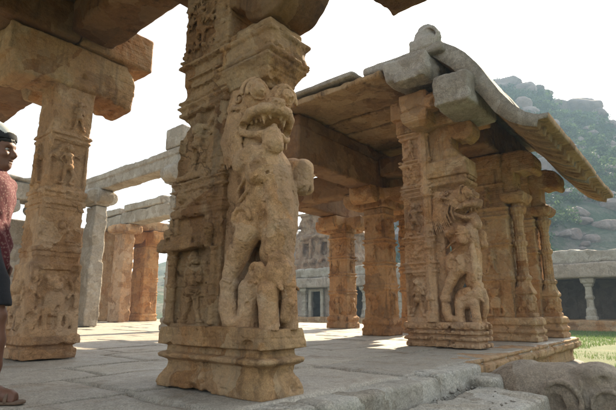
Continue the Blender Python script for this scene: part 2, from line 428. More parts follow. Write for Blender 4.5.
def rel_lion(S, F, a, b, h, flip=1):
    """a seated, frontal lion relief"""
    k = .018 * h; P = lambda x, y, c=.03: F.p(a + flip * x * h, b + y * h, c * h); R = lambda x, y, c: F.r(x * h, y * h, c * h)
    S.ell(P(0, .78), R(.16, .15, .13), k); S.ell(P(0, .72, .1), R(.08, .07, .08), k)
    for s in (-1, 1):
        S.ell(P(.07 * s, .82, .11), R(.032, .032, .04), 0); S.ell(P(.15 * s, .90), R(.045, .05, .05), k)
        S.chain([(*P(.1 * s, .55), .075 * h), (*P(.13 * s, .28), .055 * h), (*P(.12 * s, .04), .045 * h)], k)
        S.ell(P(.14 * s, .03), R(.075, .04, .07), k)
        S.chain([(*P(.23 * s, .36), .06 * h), (*P(.30 * s, .16), .07 * h), (*P(.24 * s, .03), .045 * h)], k)
        S.chain([(*P(.24 * s, .55), .03 * h), (*P(.33 * s, .70), .03 * h), (*P(.25 * s, .84), .025 * h)], k * .5)
    S.ell(P(0, .46), R(.15, .25, .10), k)
    for i in range(7): S.cap(P(-.05 + .0 * i, .26 + .06 * i, .115), P(.05, .26 + .06 * i, .115), .012 * h, .012 * h, .005)
    S.cap(P(-.06, .675, .15), P(.06, .675, .15), .02 * h, .02 * h, .004, 's')

def rel_rosette(S, F, a, b, r, n=8):
    S.ell(F.p(a, b, 0), F.r(r * .35, r * .35, r * .45), .004)
    for i in range(n):
        t = i * 2 * math.pi / n; S.ell(F.p(a + r * .62 * math.cos(t), b + r * .62 * math.sin(t), 0), F.r(r * .27, r * .27, r * .30), .004)

def rel_scroll(S, F, a, b, r, c=.0):
    """a spiral curl"""
    pts = []
    for i in range(13):
        t = i * .62; q = r * (1 - i / 14); pts.append((*F.p(a + q * math.cos(t), b + q * math.sin(t), c), r * .19))
    S.chain(pts, r * .08)

def rel_foliage(S, F, a0, a1, b0, b1, seed, size=.05):
    g = np.random.default_rng(seed); n = int((a1 - a0) * (b1 - b0) / (size * size * 1.6))
    for i in range(n):
        a = a0 + g.random() * (a1 - a0); b = b0 + g.random() * (b1 - b0)
        if g.random() < .45: rel_scroll(S, F, a, b, size * (.4 + .5 * g.random()))
        else:
            t = g.random() * 6.3; L = size * (.6 + g.random() * .7)
            S.chain([(*F.p(a, b, 0), size * .25), (*F.p(a + L * math.cos(t), b + L * math.sin(t), size * .1), size * .2), (*F.p(a + L * 1.3 * math.cos(t + .6), b + L * 1.3 * math.sin(t + .6), 0), size * .1)], .01)

def ledge(S, lo, hi, z0, z1, o, kind=0):
    """a moulding wrapped round a shaft"""
    d = z1 - z0
    if kind == 0: pr = [(z0, 0), (z0 + .2 * d, o), (z0 + .8 * d, o), (z1, .0)]
    elif kind == 1: pr = [(z0, o * .3), (z0 + .45 * d, o * .4), (z0 + .5 * d, o), (z1, o)]
    else: pr = [(z0, o), (z0 + .3 * d, o * .9), (z0 + .7 * d, o * .2), (z1, 0)]
    S.mould(lo, hi, pr)

def beads(S, F, a0, a1, b, n, r, c=0):
    for i in range(n): S.ell(F.p(a0 + (a1 - a0) * (i + .5) / n, b, c), F.r(r, r, r), .003)

# ------------------------------------------------------------------ the rearing leogryph
def yali(S, y0, z0, xm, ws=1.0, us=1.0, T=.15, turn=0.0, hu=.27, hs=1.0, disc=.15):
    """u outwards (-Y) from the shaft face y0, w up from z0, x lateral; the raised paws, prey and small elephant are one carved block"""
    q = T / .15
    def P(u, w, x=0): return np.array([xm + x * q, y0 - u * us, z0 + w * ws])
    def E(u, w, x, ru, rw, rx, k=.015, mode='u'): S.ell(P(u, w, x), (rx * q, ru * us, rw * ws), k, mode)
    def C(pts, k=.015, mode='u'): S.chain([(*P(*p[:3]), p[3]) for p in pts], k, mode)
    ct, st = math.cos(turn), math.sin(turn)
    hc = np.array([xm, y0 - hu, z0 + 1.45 * ws])
    def H(f, l, w):                                                   # head frame: forwards, to the viewer's side, up
        return hc + hs * np.array([-l * ct - f * st, -f * ct + l * st, w])
    def HC(pts, k=.008, mode='u'): S.chain([(*H(*p[:3]), p[3] * hs) for p in pts], k, mode)
    def HE(f, l, w, r, k=.01, mode='u'): S.ell(H(f, l, w), np.array(r) * hs, k, mode)
    # web, neck and trunk
    S.box(P(-.02, -.01, -.085), P(.16, 1.66, .085), .02); S.ell(P(.10, 1.36, 0), (.125 * q, .17 * us, .42 * ws), .06)
    C([(.15, .60, 0, .10), (.28, .74, 0, .125), (.40, .84, 0, .135), (.36, 1.0, 0, .145), (.30, 1.18, 0, .135), (.28, 1.36, 0, .13)], .04)
    E(.42, .98, 0, .20, .20, .145, .04)
    # head
    HE(-.02, 0, 0, (.155, .185, .175), .02); HE(-.02, 0, .11, (.14, .15, .07), .02)
    for s in (1, -1):
        HE(.105, s * .085, .065, (.085, .085, .105), .006)
        o = np.array([.195, s * .105, .075])
        def ring(R, r, a0=0, a1=6.3, n=16, df=0.0):
            HC([(o[0] + df - .25 * R * abs(math.cos(a)), o[1] + s * R * math.cos(a) * .92, o[2] + R * math.sin(a), r) for a in np.linspace(a0, a1, n)], .002)
        S.ell(H(.195, s * .105, .075), np.ones(3) * .050 * hs, .0); ring(.054, .0105); ring(.080, .012, -.2, 3.4, 12, -.012); ring(.106, .013, -.1, 3.3, 12, -.04); ring(.018, .006, df=.048)
        HC([(-.02, s * .165, .02, .010), (-.10, s * .185, .045, .028), (-.16, s * .165, .03, .008)], .004)          # ear
        HC([(-.04, s * .172, .015, .006), (-.13, s * .20, .035, .008)], .003, 's')
        F = Frame(H(-.05, s * .165, .105), (-st, -ct, 0) if 0 else (0, -1, 0), (-s, 0, 0)); rel_scroll(S, F, 0, 0, .048 * hs)
        F = Frame(H(-.12, s * .155, .10), (0, -1, 0), (-s, 0, 0)); rel_scroll(S, F, 0, 0, .04 * hs)
        HC([(.06, s * .165, -.13, .028), (.15, s * .145, -.075, .032), (.24, s * .085, -.065, .034), (.285, 0, -.07, .034)], .008)     # curling upper lip
        HC([(.06, s * .165, -.135, .024), (.055, s * .165, -.185, .022), (.12, s * .125, -.215, .024), (.20, s * .06, -.225, .024), (.22, 0, -.225, .024)], .008)
        HC([(.02, s * .17, -.04, .014), (.0, s * .175, -.14, .016), (.03, s * .165, -.24, .014)], .006)             # cheek whisker ridge
        HC([(-.03, s * .17, -.05, .014), (-.06, s * .17, -.15, .016), (-.02, s * .155, -.27, .014)], .006)
    HE(.17, 0, -.06, (.12, .12, .065), .012); HE(.275, 0, -.035, (.045, .06, .038), .008)
    HC([(.12, 0, .05, .03), (.20, 0, .01, .032), (.27, 0, -.02, .03)], .01)
    HE(.13, 0, -.225, (.11, .105, .045), .012)
    HE(.22, 0, -.148, (.16, .125, .040), .004, 's')
    for s in (1, -1):
        HE(.085, s * .165, -.145, (.036, .036, .028), .004, 's')
        for i in range(5): HC([(.10 + .035 * i, s * (.118 - .020 * i), -.100, .011), (.10 + .035 * i, s * (.115 - .020 * i), -.128, .007)], .002)
        HC([(.21, s * .075, -.10, .015), (.215, s * .07, -.16, .006)], .002); HE(.31, s * .028, -.035, (.014, .012, .012), .002, 's')
    HC([(.10, 0, -.185, .03), (.22, 0, -.17, .022)], .006)                                                         # tongue
    # prey: a sack-like body hanging from the jaws
    HC([(.21, .01, -.235, .066), (.225, .01, -.30, .074)], .01); HC([(.16, .02, -.345, .078), (.17, .02, -.50, .085)], .006)
    HE(.255, .0, -.285, (.03, .02, .016), .004, 's'); HE(.26, -.035, -.33, (.018, .018, .018), .004)
    for i in range(6): HC([(.245, -.07, -.36 - .028 * i, .004), (.262, .0, -.368 - .028 * i, .004), (.235, .09, -.36 - .028 * i, .004)], .002, 's')
    # mane combed back in cords
    for s in (1, -1):
        for j in range(9):
            t = j / 8; a = P(.26 - .20 * t, 1.40 + .04 * t, s * (.150 - .02 * t)); b = P(.30 - .24 * t, 1.12 - .06 * t, s * (.150 - .03 * t))
            m = (a + b) / 2 + [s * .012, .045, 0]
            S.chain([(*a, .014), (*m, .017), (*b, .010)], .003)
        for (u, w, r) in ((.06, 1.50, .05), (.04, 1.36, .045), (.03, 1.24, .045), (.03, 1.12, .04)):
            rel_scroll(S, Frame(P(u, w, s * .112), (0, -1, 0), (s, 0, 0)), 0, 0, r)
        # fore legs, raised and bent: the near one tucked in, the far one thrust out
        fu, fw, fx = (0, 0, 0) if s < 0 else (.13, -.02, .05)
        C([(.26, 1.06, s * .115, .080), (.40 + fu * .5, 1.10 + fw, s * (.135 + fx), .070), (.46 + fu, 1.07 + fw, s * (.13 + fx), .070)], .02)
        C([(.46 + fu, 1.07 + fw, s * (.13 + fx), .075), (.45 + fu, .97 + fw, s * (.13 + fx), .080)], .012)
        E(.47 + fu, .945 + fw, s * (.13 + fx), .085, .055, .078, .008)
        for i in range(3): C([(.51 + fu, .905 + fw, s * (.13 + fx) - .05 + .05 * i, .010), (.575 + fu, .965 + fw, s * (.13 + fx) - .05 + .05 * i, .009)], .002, 's')
        C([(.40 + fu, 1.03 + fw, s * (.20 + fx), .014), (.53 + fu, 1.03 + fw, s * (.18 + fx), .014)], .002)
        # hind legs: round haunch, raking thigh, bulging hock, paw
        E(.30, .68, s * .075, disc, disc * 1.02, .085, .01); rel_scroll(S, Frame(P(.29, .68, s * .156), (0, -1, 0), (s, 0, 0)), 0, 0, disc * .62)
        C([(.33, .62, s * .10, .085), (.23, .47, s * .115, .074), (.15, .34, s * .12, .058)], .012)
        E(.14, .275, s * .12, .085, .065, .062, .008)
        C([(.13, .25, s * .12, .055), (.14, .13, s * .12, .066), (.17, .06, s * .12, .060)], .008)
        E(.21, .04, s * .12, .10, .045, .062, .008)
        for i in range(3): C([(.285, .07, s * .12 - .035 + .035 * i, .008), (.315, .015, s * .12 - .035 + .035 * i, .008)], .002, 's')
        C([(.09, .285, s * .165, .010), (.15, .305, s * .182, .010), (.21, .285, s * .165, .010)], .002)
        # harness: two strings of beads and a plain girth
        for i in range(14):
            t = i / 13; E(.22 + .24 * t, .88 + .08 * t + .03 * math.sin(3 * t), s * (.128 + .02 * math.sin(t * 3)), .016, .015, .015, .002)
        C([(.24, .81, s * .128, .012), (.34, .86, s * .138, .012), (.46, .93, s * .125, .012)], .003)
    # tail curling up against the web
    C([(.10, .50, 0, .05), (.04, .62, 0, .05), (.03, .85, 0, .045), (.07, 1.0, 0, .045)], .02)
    # the chest carving falling to the small beast beneath
    C([(.48, .95, 0, .11), (.52, .80, 0, .10), (.53, .62, 0, .095), (.50, .47, 0, .10)], .03)
    for x in (-.085, .085): C([(.55, .92, x, .045), (.58, .80, x * 1.1, .038), (.575, .64, x, .036), (.55, .48, x * .9, .04)], .012)
    for i in range(11): E(.615 - .001 * i, .93 - .042 * i, -.03, .018, .016, .020, .002)
    for i in range(3): rel_scroll(S, Frame(P(.50 + .02 * (i % 2), .90 - .095 * i, -.112), (0, -1, 0), (-1, 0, 0)), 0, 0, .038)
    for i in range(4): rel_scroll(S, Frame(P(.62, .86 - .10 * i, .045), (1, 0, 0), (0, -1, 0)), 0, 0, .032)
    # the small elephant beneath
    E(.41, .28, 0, .19, .135, .135, .012); E(.565, .335, 0, .095, .115, .112, .015); E(.57, .43, -.045, .06, .05, .055, .01); E(.57, .43, .045, .06, .05, .055, .01)
    C([(.62, .36, 0, .055), (.655, .27, 0, .046), (.655, .16, 0, .040), (.62, .07, 0, .034)], .006)
    for i in range(6): C([(.70, .33 - .04 * i, -.045, .005), (.712, .325 - .04 * i, 0, .005), (.70, .33 - .04 * i, .045, .005)], .002, 's')
    for s in (1, -1):
        C([(.33, .24, s * .085, .075), (.32, .10, s * .09, .062), (.33, .0, s * .09, .066)], .012); C([(.53, .22, s * .08, .068), (.55, .10, s * .085, .056), (.56, .0, s * .085, .060)], .012)
        S.ell(P(.47, .34, s * .105), (.035 * q, .055 * us, .07 * ws), .008); S.torus(P(.44, .355, s * .122), .036, .016, 0, .006)
        E(.615, .375, s * .075, .016, .016, .02, .002); C([(.62, .27, s * .055, .02), (.67, .24, s * .07, .010)], .004)
        for i in range(8): E(.30 + .024 * i, .27 + .012 * math.sin(i), s * .132, .012, .012, .014, .003)
        for u in (.36, .59):
            for i in range(3): C([(u + .045, .035, s * .088 - .03 + .03 * i, .007), (u + .05, .0, s * .088 - .03 + .03 * i, .007)], .001, 's')
    S.box(P(-.3, -.5, -.5), P(1.0, -.006, .5), .0, 0, 's')                                  # cut flat where it sits on the plinth
M['shaft'] = stone('dark_gold_granite', (.35, .195, .085), (.27, .13, .05), (.11, .048, .02), (.47, .345, .21), .85, .6, .7, carved=.4, lines=.4)
def FA(x0): return Frame((x0, 0, 0), (0, -1, 0), (-1, 0, 0))     # faces the camera's left; a = -Y, b = z
def FB(y0): return Frame((0, y0, 0), (1, 0, 0), (0, -1, 0))      # faces the camera's right; a = X, b = z
ROUGH = ((.35, .011), (.10, .006), (.035, .0035))
FINE = ((.25, .005), (.06, .003), (.022, .0018))

BASEP = [(0, .0), (.06, .0), (.13, -.035), (.17, -.03), (.19, .015), (.215, .02), (.225, -.03), (.265, -.035), (.272, .012), (.39, .0)]
def scaled(prof, z0, s, o=1.): return [(z0 + z * s, w * o) for z, w in prof]

# ============================================================ the yali pillar in the foreground
def centre_pillar():
    t = thing('yali_pillar', 'tall carved granite pillar with rearing stone beast, standing nearest in the foreground', 'pillar', (2.2, 2.45, 0))
    h = .0095
    S = SDF((1.93, 1.88, -.02), (2.6, 3.05, .42), h)
    S.mould((2.0, 1.96), (2.34, 2.6), BASEP); S.mould((1.985, 2.48), (2.50, 2.98), BASEP)
    for x in np.arange(2.04, 2.34, .055): S.box((x, 1.90, .345), (x + .02, 1.955, .392), .004, 0, 's')
    for y in np.arange(2.0, 2.95, .06): S.box((1.95, y, .35), (1.992, y + .022, .40), .004, 0, 's')
    S.chip(34, (1.95, 1.92, 0), (2.4, 3.0, .40), .015, .05, 5)
    S.rough(*ROUGH, seed=3); S.obj('base', M['warm'], t)
    # --- shaft
    S = SDF((1.92, 2.36, .36), (2.58, 3.06, 3.42), .0105)
    lo, hi = (2.045, 2.43), (2.50, 2.975)
    S.box((2.045, 2.43, .37), (2.50, 2.975, 3.40), .012)
    X = 2.045; F = FA(X)
    def ab(px, py): p = onx(px, py, X); return -p[1], p[2]
    def panel(x0, y0, x1, y1, d=.03):
        a0, b1 = ab(x0, y0); a1, b0 = ab(x1, y1); S.box(F.p(a0, b0, .05), F.p(a1, b1, -d), .01, 0, 's'); return a0, b0, a1, b1
    zz = lambda y: ab(195, y)[1]
    a0, b0, a1, b1 = panel(174, 249, 208, 325, .05)
    rel_person(S, Frame(F.p(0, 0, -.05), F.u, F.n), (a0 + a1) / 2 - .0, b0 + .01, (b1 - b0) * .90, 1, 1.35)
    # colonnette and eave of the niche
    for px in (171, 213):
        a, _ = ab(px, 290); S.cyl(F.p(a, (zz(325) + zz(250)) / 2, .0), .030, (zz(250) - zz(325)) / 2, 2, .004)
        for y in (322, 300, 285, 256, 250): S.torus(F.p(a, zz(y), 0), .030, .011, 2)
    S.box(F.p(ab(170, 0)[0], zz(249), .055), F.p(ab(214, 0)[0], zz(243), -.02), .008)
    S.cap(F.p(ab(178, 0)[0], zz(241), .03), F.p(ab(206, 0)[0], zz(241), .03), .02, .02)
    S.cap(F.p(ab(178, 0)[0], zz(237), .02), F.p(ab(206, 0)[0], zz(237), .02), .014, .014)
    for px in (174, 210):
        a, _ = ab(px, 240); S.cap(F.p(a, zz(247), .02), F.p(a + (.02 if px > 190 else -.02), zz(231), .035), .03, .036, .01); S.ell(F.p(a, zz(238), .05), F.r(.02, .02, .02), 0, 's')
    panel(178, 217, 204, 232, .035)
    for px in (172, 212):
        a, _ = ab(px, 225); S.cap(F.p(a, zz(233), .0), F.p(a, zz(217), .0), .022, .018)
    ledge(S, lo, hi, zz(216), zz(206), .022, 0); ledge(S, lo, hi, zz(206), zz(203), .012)
    for i, px in enumerate((183, 199, 213)):
        a, b = ab(px, 197); S.ell(F.p(a, b, .0), F.r(.045, .04, .05), .01); S.ell(F.p(a, b - .035, .0), F.r(.03, .02, .045), .01); beads(S, F, a - .04, a + .04, b + .03, 4, .010, .02)
    ledge(S, lo, hi, zz(191), zz(187), .02); ledge(S, lo, hi, zz(186), zz(180), .026, 1); ledge(S, lo, hi, zz(179), zz(176), .02)
    a0, b0, a1, b1 = panel(181, 117, 212, 174, .045)
    P2 = Frame(F.p(0, 0, -.045), F.u, F.n)
    S.box(F.p(a0 + .02, b0, .03), F.p(a1 - .03, b0 + .045, -.05), .01); S.ell(F.p((a0 + a1) / 2, b0 + .04, -.01), F.r(.12, .025, .045), .01)
    rel_person(S, P2, (a0 + a1) / 2, b0 + .06, (b1 - b0) - .09, 0, 1.3)
    rel_foliage(S, FA(X), ab(214, 150)[0], ab(220, 150)[0], zz(172), zz(116), 4, .026)
    rel_foliage(S, P2, a0 + .02, a0 + .07, b0 + .06, b0 + .22, 9, .03); rel_foliage(S, P2, a1 - .09, a1 - .02, b0 + .05, b0 + .26, 8, .03)
    for i, y in enumerate((113, 107, 101, 96)): ledge(S, lo, hi, zz(y), zz(y - 4.5), (.014, .024, .018, .008)[i], (0, 1, 0, 0)[i])
    S.box(F.p(-3.1, zz(94), .1), F.p(-2.3, zz(66), -.018), .01, 0, 's')
    for y in (88, 78): S.box(F.p(-2.9, zz(y), .012), F.p(-2.5, zz(y) + .012, -.03), .003)
    for i, y in enumerate((66, 61, 55)): ledge(S, lo, hi, zz(y), zz(y - 4.5), (.028, .020, .010)[i], i % 2)
    panel(190, 8, 214, 50, .02)
    rel_person(S, Frame(F.p(0, 0, -.01), F.u, F.n), ab(203, 0)[0], zz(50), zz(12) - zz(50), 0, 1.2, -1)
    rel_foliage(S, F, ab(189, 0)[0], ab(226, 0)[0], zz(54), 3.2, 12, .045)
    rel_foliage(S, F, ab(218, 0)[0], ab(225, 0)[0], zz(320), zz(120), 14, .035)
    for y in (300, 262, 225, 170, 140): rel_rosette(S, F, ab(221, y)[0], zz(y), .026)
    # mouldings carry on round the hidden corner; knocked edges
    S.chip(46, (2.03, 2.43, .5), (2.06, 2.99, 3.2), .012, .04, 8); S.chip(10, (2.03, 2.93, .5), (2.10, 3.0, 3.2), .03, .06, 9)
    S.rough(*FINE, seed=5); S.obj('shaft', M['shaft'], t)
    # --- yali
    S = SDF((1.92, 1.78, .36), (2.46, 2.50, 2.10), .0062)
    yali(S, 2.43, .385, 2.175, 1.0, .76, .16, math.radians(24), .24, .98)
    S.chip(14, (2.0, 1.7, .5), (2.33, 2.4, 2.0), .008, .02, 4)
    S.rough((.15, .004), (.04, .002), (.016, .0014), seed=9); S.obj('yali', M['carve'], t)
    # --- abacus over the beast's head
    S = SDF((1.92, 1.80, 1.96), (2.52, 2.52, 2.60), .009)
    S.mould((2.07, 2.05), (2.32, 2.46), [(1.985, -.03), (2.02, -.015), (2.03, .02), (2.06, .025), (2.12, .055), (2.155, .085), (2.17, .085)])
    S.mould((2.02, 1.97), (2.40, 2.46), [(2.165, .0), (2.19, .03), (2.21, .035), (2.215, .0), (2.34, .0), (2.35, .02), (2.38, .022), (2.385, -.03), (2.41, -.05)])
    S.mould((2.08, 2.04), (2.36, 2.46), [(2.40, .0), (2.43, .03), (2.47, .03), (2.50, -.02), (2.55, -.04)])
    Fb = FB(1.97); rel_foliage(S, Fb, 2.04, 2.38, 2.22, 2.34, 5, .035); Fa = FA(2.02); rel_foliage(S, Fa, -2.44, -2.0, 2.23, 2.33, 6, .025)
    S.chip(16, (2.0, 1.93, 2.0), (2.42, 2.4, 2.4), .015, .04, 2); S.rough(*FINE, seed=15); S.obj('abacus', M['warm'], t)
    # --- corbel: the big roll bracket above
    S = SDF((1.95, 1.50, 2.42), (2.55, 2.50, 3.42), .014)
    S.cyl((2.22, 2.06, 2.83), .345, .19, 0, 0, 'u', .03); S.box((2.03, 2.02, 2.70), (2.41, 2.44, 3.40), .02); S.box((2.03, 1.74, 2.95), (2.41, 2.44, 3.40), .02)
    S.box((1.9, 2.26, 2.45), (2.6, 2.46, 2.66), .02, .02, 's')
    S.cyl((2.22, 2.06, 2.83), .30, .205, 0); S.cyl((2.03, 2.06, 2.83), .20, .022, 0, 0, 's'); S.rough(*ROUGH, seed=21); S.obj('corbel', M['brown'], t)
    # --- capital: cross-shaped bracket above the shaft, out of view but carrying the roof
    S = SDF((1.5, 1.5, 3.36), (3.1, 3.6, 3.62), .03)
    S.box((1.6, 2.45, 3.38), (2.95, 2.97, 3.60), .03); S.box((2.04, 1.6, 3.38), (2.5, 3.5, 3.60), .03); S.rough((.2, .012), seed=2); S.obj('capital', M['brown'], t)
    return t

# ============================================================ left pillar with cross bracket
def left_pillar():
    t = thing('lion_relief_pillar', 'square carved pillar with a seated lion relief at its foot, beside the person', 'pillar', (2.23, 5.55, 0))
    Y = 5.28; x0, x1 = 1.98, 2.46
    def ab(px, py): p = ony(px, py, Y); return p[0], p[2]
    zz = lambda y: ab(52, y)[1]
    S = SDF((1.85, 5.15, -.02), (2.62, 5.95, .3), .011)
    S.mould((1.96, 5.26), (2.51, 5.84), [(0, .0), (.105, .0), (.11, -.03), (.14, -.03), (.15, .02), (.235, .015), (.262, -.02)])
    S.chip(14, (1.95, 5.22, 0), (2.6, 5.4, .25), .015, .04, 3); S.rough(*ROUGH, seed=31); S.obj('base', M['carve'], t)
    S = SDF((1.9, 5.2, .22), (2.55, 5.92, 3.06), .011)
    lo, hi = (x0, Y), (x1, Y + .5)
    S.mould(lo, hi, [(.23, .03), (.95, .01), (1.0, -.02), (2.95, -.03), (3.04, -.02)])
    F = FB(Y - .005); G = FA(x0 - .005)
    # foot: lion panel
    a0, b1 = ab(30, 262); a1, b0 = ab(71, 334); S.box(F.p(x0 + .05, .30, .05), F.p(x1 - .04, .92, -.028), .012, 0, 's')
    rel_lion(S, Frame((0, Y + .028, 0), F.u, F.n), 2.22, .30, .60)
    ledge(S, lo, hi, .93, .99, .012, 0)
    F = FB(Y + .03); G = FA(x0 + .03)
    # band of mouldings in the middle
    for z, d, o, k in ((1.06, .05, -.012, 0), (1.12, .05, -.004, 1), (1.20, .03, -.015, 0)): ledge(S, lo, hi, z, z + d, o, k)
    rel_foliage(S, F, 2.04, 2.40, 1.24, 1.55, 22, .05); rel_rosette(S, F, 2.22, 1.40, .12, 10)
    for z, d, o, k in ((1.58, .035, -.015, 0), (1.63, .06, -.005, 1), (1.71, .04, -.015, 0), (1.76, .05, -.005, 1)): ledge(S, lo, hi, z, z + d, o, k)
    S.box(F.p(2.04, 1.86, .05), F.p(2.40, 2.36, -.025), .012, 0, 's'); rel_person(S, Frame((0, Y + .05, 0), F.u, F.n), 2.22, 1.87, .46, 0, 1.3)
    for z, d, o, k in ((2.38, .035, -.012, 0), (2.43, .05, -.006, 1)): ledge(S, lo, hi, z, z + d, o, k)
    rel_person(S, FB(Y + .02), 2.27, 2.52, .34, 1, 1.4, -1); rel_foliage(S, F, 2.05, 2.16, 2.5, 2.85, 3, .04)
    rel_foliage(S, F, 2.04, 2.40, 2.86, 2.98, 23, .035)
    # the side in shade
    rel_lion(S, FA(x0 - .01), -5.55, .30, .55); rel_foliage(S, G, -5.76, -5.33, 1.24, 1.55, 25, .05); rel_person(S, G, -5.55, 1.87, .46, 1, 1.3); rel_foliage(S, G, -5.74, -5.35, 2.5, 2.95, 26, .05)
    S.chip(60, (1.94, 5.22, .3), (2.5, 5.34, 3.0), .012, .04, 12); S.chip(20, (1.94, 5.22, .3), (2.02, 5.34, 3.0), .03, .06, 13)
    S.rough(*FINE, seed=33); S.obj('shaft', M['carve'], t)
    # cross bracket
    S = SDF((.7, 4.2, 2.9), (3.2, 6.9, 3.62), .018)
    S.box((2.0, 5.29, 3.02), (2.45, 5.78, 3.54), .02)
    S.box((1.45, 5.27, 3.22), (2.80, 5.79, 3.545), .02); S.box((1.98, 5.5, 3.22), (2.44, 6.4, 3.54), .02)
    for s in (1, -1):
        cx = 2.22 + s * .52
        S.box((2.22, 5.27, 3.04), (2.22 + s * .50, 5.79, 3.545), .02); S.cyl((2.22 + s * .44, 5.53, 3.26), .275, .26, 1, .01, 'u', .015)
        S.box((2.22 + s * .30, 5.272, 3.0), (2.22 + s * .62, 5.788, 3.25), .03, .02); S.box((2.22 + s * .56, 5.275, 2.96), (2.22 + s * .70, 5.785, 3.16), .04, .03)
        S.cyl((2.22 + s * .36, 5.53, 2.94), .10, .4, 1, .02, 's')
        if s > 0: S.cyl((2.21, 6.13, 3.29), .24, .235, 0, .03, 'u', .02)
    S.box((2.50, 5.2, 3.0), (2.72, 5.28, 3.07), .02, .02, 's')
    S.chip(10, (1.4, 5.2, 3.0), (3.0, 5.4, 3.5), .02, .035, 6); S.rough((.4, .012), (.12, .008), (.04, .005), seed=36); S.obj('capital', M['warm'], t)
    return t

# ============================================================ the corner pillar of the pavilion
def corner_pillar():
    t = thing('yali_pillar', 'carved corner pillar with rearing stone beast in profile, holding up the broken roof corner', 'pillar', (6.5, 2.8, 0))
    X = 6.30
    def ab(px, py): p = onx(px, py, X); return -p[1], p[2]
    zz = lambda y: ab(422, y)[1]
    h = .0135
    S = SDF((6.18, 2.0, -.02), (6.95, 3.5, .38), h)
    S.mould((6.29, 2.27), (6.66, 3.36), [(0, .0), (.06, .0), (.065, -.03), (.09, -.03), (.095, .01), (.14, .01), (.145, -.035), (.17, -.035), (.175, .01), (.21, .015), (.215, -.03), (.24, -.03), (.245, .012), (.33, .0), (.345, -.03)])
    for y in np.arange(2.34, 3.34, .13):
        for z in (.015, .10, .18, .26): S.box((6.24, y, z), (6.285, y + .045, z + .05), .008)
    for x in np.arange(6.33, 6.62, .12):
        for z in (.015, .10, .18, .26): S.box((x, 2.22, z), (x + .045, 2.27, z + .05), .008)
    S.chip(20, (6.2, 2.2, 0), (6.4, 3.4, .34), .02, .05, 5); S.rough(*ROUGH, seed=41); S.obj('base', M['carve'], t)
    # shaft
    lo, hi = (6.30, 2.84), (6.72, 3.30)
    S = SDF((6.18, 2.76, .3), (6.85, 3.42, 3.22), h)
    S.mould(lo, hi, [(.32, .01), (1.2, .0), (3.18, -.02)])
    F = FA(6.298); a0, a1 = -3.26, -2.88; am = (a0 + a1) / 2
    pm = -3.10
    def pan(z0, z1, d=.03): S.box(F.p(a0 + .0, z0, .05), F.p(a0 + .28, z1, -d), .012, 0, 's')
    pan(.40, .98); rel_person(S, Frame(F.p(0, 0, -.03), F.u, F.n), a0 + .14, .41, .52, 1, 1.6)
    for z, o in ((1.0, .03), (1.06, .02), (1.12, .035)): ledge(S, lo, hi, z, z + .05, o, 1)
    rel_foliage(S, F, a0, a0 + .28, 1.19, 1.42, 41, .06); rel_rosette(S, F, a0 + .14, 1.30, .10, 8)
    for z, o in ((1.44, .025), (1.50, .03)): ledge(S, lo, hi, z, z + .045, o, 1)
    pan(1.57, 2.10); rel_person(S, Frame(F.p(0, 0, -.03), F.u, F.n), a0 + .14, 1.58, .47, 0, 1.6)
    for z, o in ((2.11, .03), (2.17, .02), (2.23, .035), (2.29, .02)): ledge(S, lo, hi, z, z + .045, o, 1)
    rel_foliage(S, F, a0, a0 + .28, 2.36, 2.60, 43, .06); rel_rosette(S, F, a0 + .14, 2.47, .09, 8)
    for z, o in ((2.62, .025), (2.68, .03)): ledge(S, lo, hi, z, z + .045, o, 1)
    rel_person(S, F, a0 + .14, 2.74, .30, 1, 1.8); ledge(S, lo, hi, 3.06, 3.11, .02); ledge(S, lo, hi, 3.12, 3.17, .035)
    # engaged colonnette beside the beast
    cz = [(.34, .075), (.46, .085), (.50, .055), (.62, .05), (.64, .075), (.70, .075), (.72, .05), (1.35, .045), (1.37, .07), (1.45, .075), (1.47, .045), (2.1, .042), (2.13, .07), (2.25, .08), (2.3, .05), (2.6, .055), (2.65, .085), (2.75, .09), (3.15, .06)]
    S.lathe((6.31, 2.92), cz, .006, .006, 8)
    S.chip(40, (6.27, 2.84, .4), (6.33, 3.33, 3.1), .02, .045, 3); S.rough(*FINE, seed=42); S.obj('shaft', M['carve'], t)
    # beast
    S = SDF((6.18, 1.95, .3), (6.86, 2.95, 2.26), .011)
    yali(S, 2.86, .33, 6.49, 1.16, .95, .18, math.radians(4), .33, 1.15, .165); S.rough((.15, .005), (.035, .003), seed=49); S.obj('yali', M['carve'], t)
    # abacus and swan-necked bracket
    S = SDF((6.18, 2.0, 2.12), (6.85, 2.95, 3.3), h)
    S.mould((6.34, 2.34), (6.66, 2.86), [(2.17, -.04), (2.23, .0), (2.26, .05), (2.30, .055), (2.31, .02), (2.38, .02), (2.39, .06), (2.62, .055), (2.64, .0), (2.70, -.05)])
    for y in np.arange(2.32, 2.86, .075): S.ell((6.32, y, 2.345), (.02, .026, .028), .003)
    F2 = FB(2.285); beads(S, F2, 6.34, 6.66, 2.345, 5, .026, -.01)
    S.box((6.36, 2.50, 2.66), (6.66, 2.86, 3.2), .03); S.cap((6.38, 2.52, 2.72), (6.64, 2.52, 2.72), .10, .10, .05)
    S.cyl((6.51, 2.34, 3.06), .17, .15, 0, .03); S.box((6.36, 2.32, 3.08), (6.66, 2.86, 3.22), .03, .02)
    S.cyl((6.51, 2.40, 2.85), .075, .4, 0, .03, 's')
    S.rough(*FINE, seed=44); S.obj('bracket', M['warm'], t)
    # cross bracket on top
    S = SDF((5.55, 2.1, 3.05), (7.6, 3.9, 3.72), .018)
    S.box((6.26, 2.34, 3.16), (6.74, 3.34, 3.42), .03); S.box((6.2, 2.25, 3.40), (7.5, 3.4, 3.70), .03)
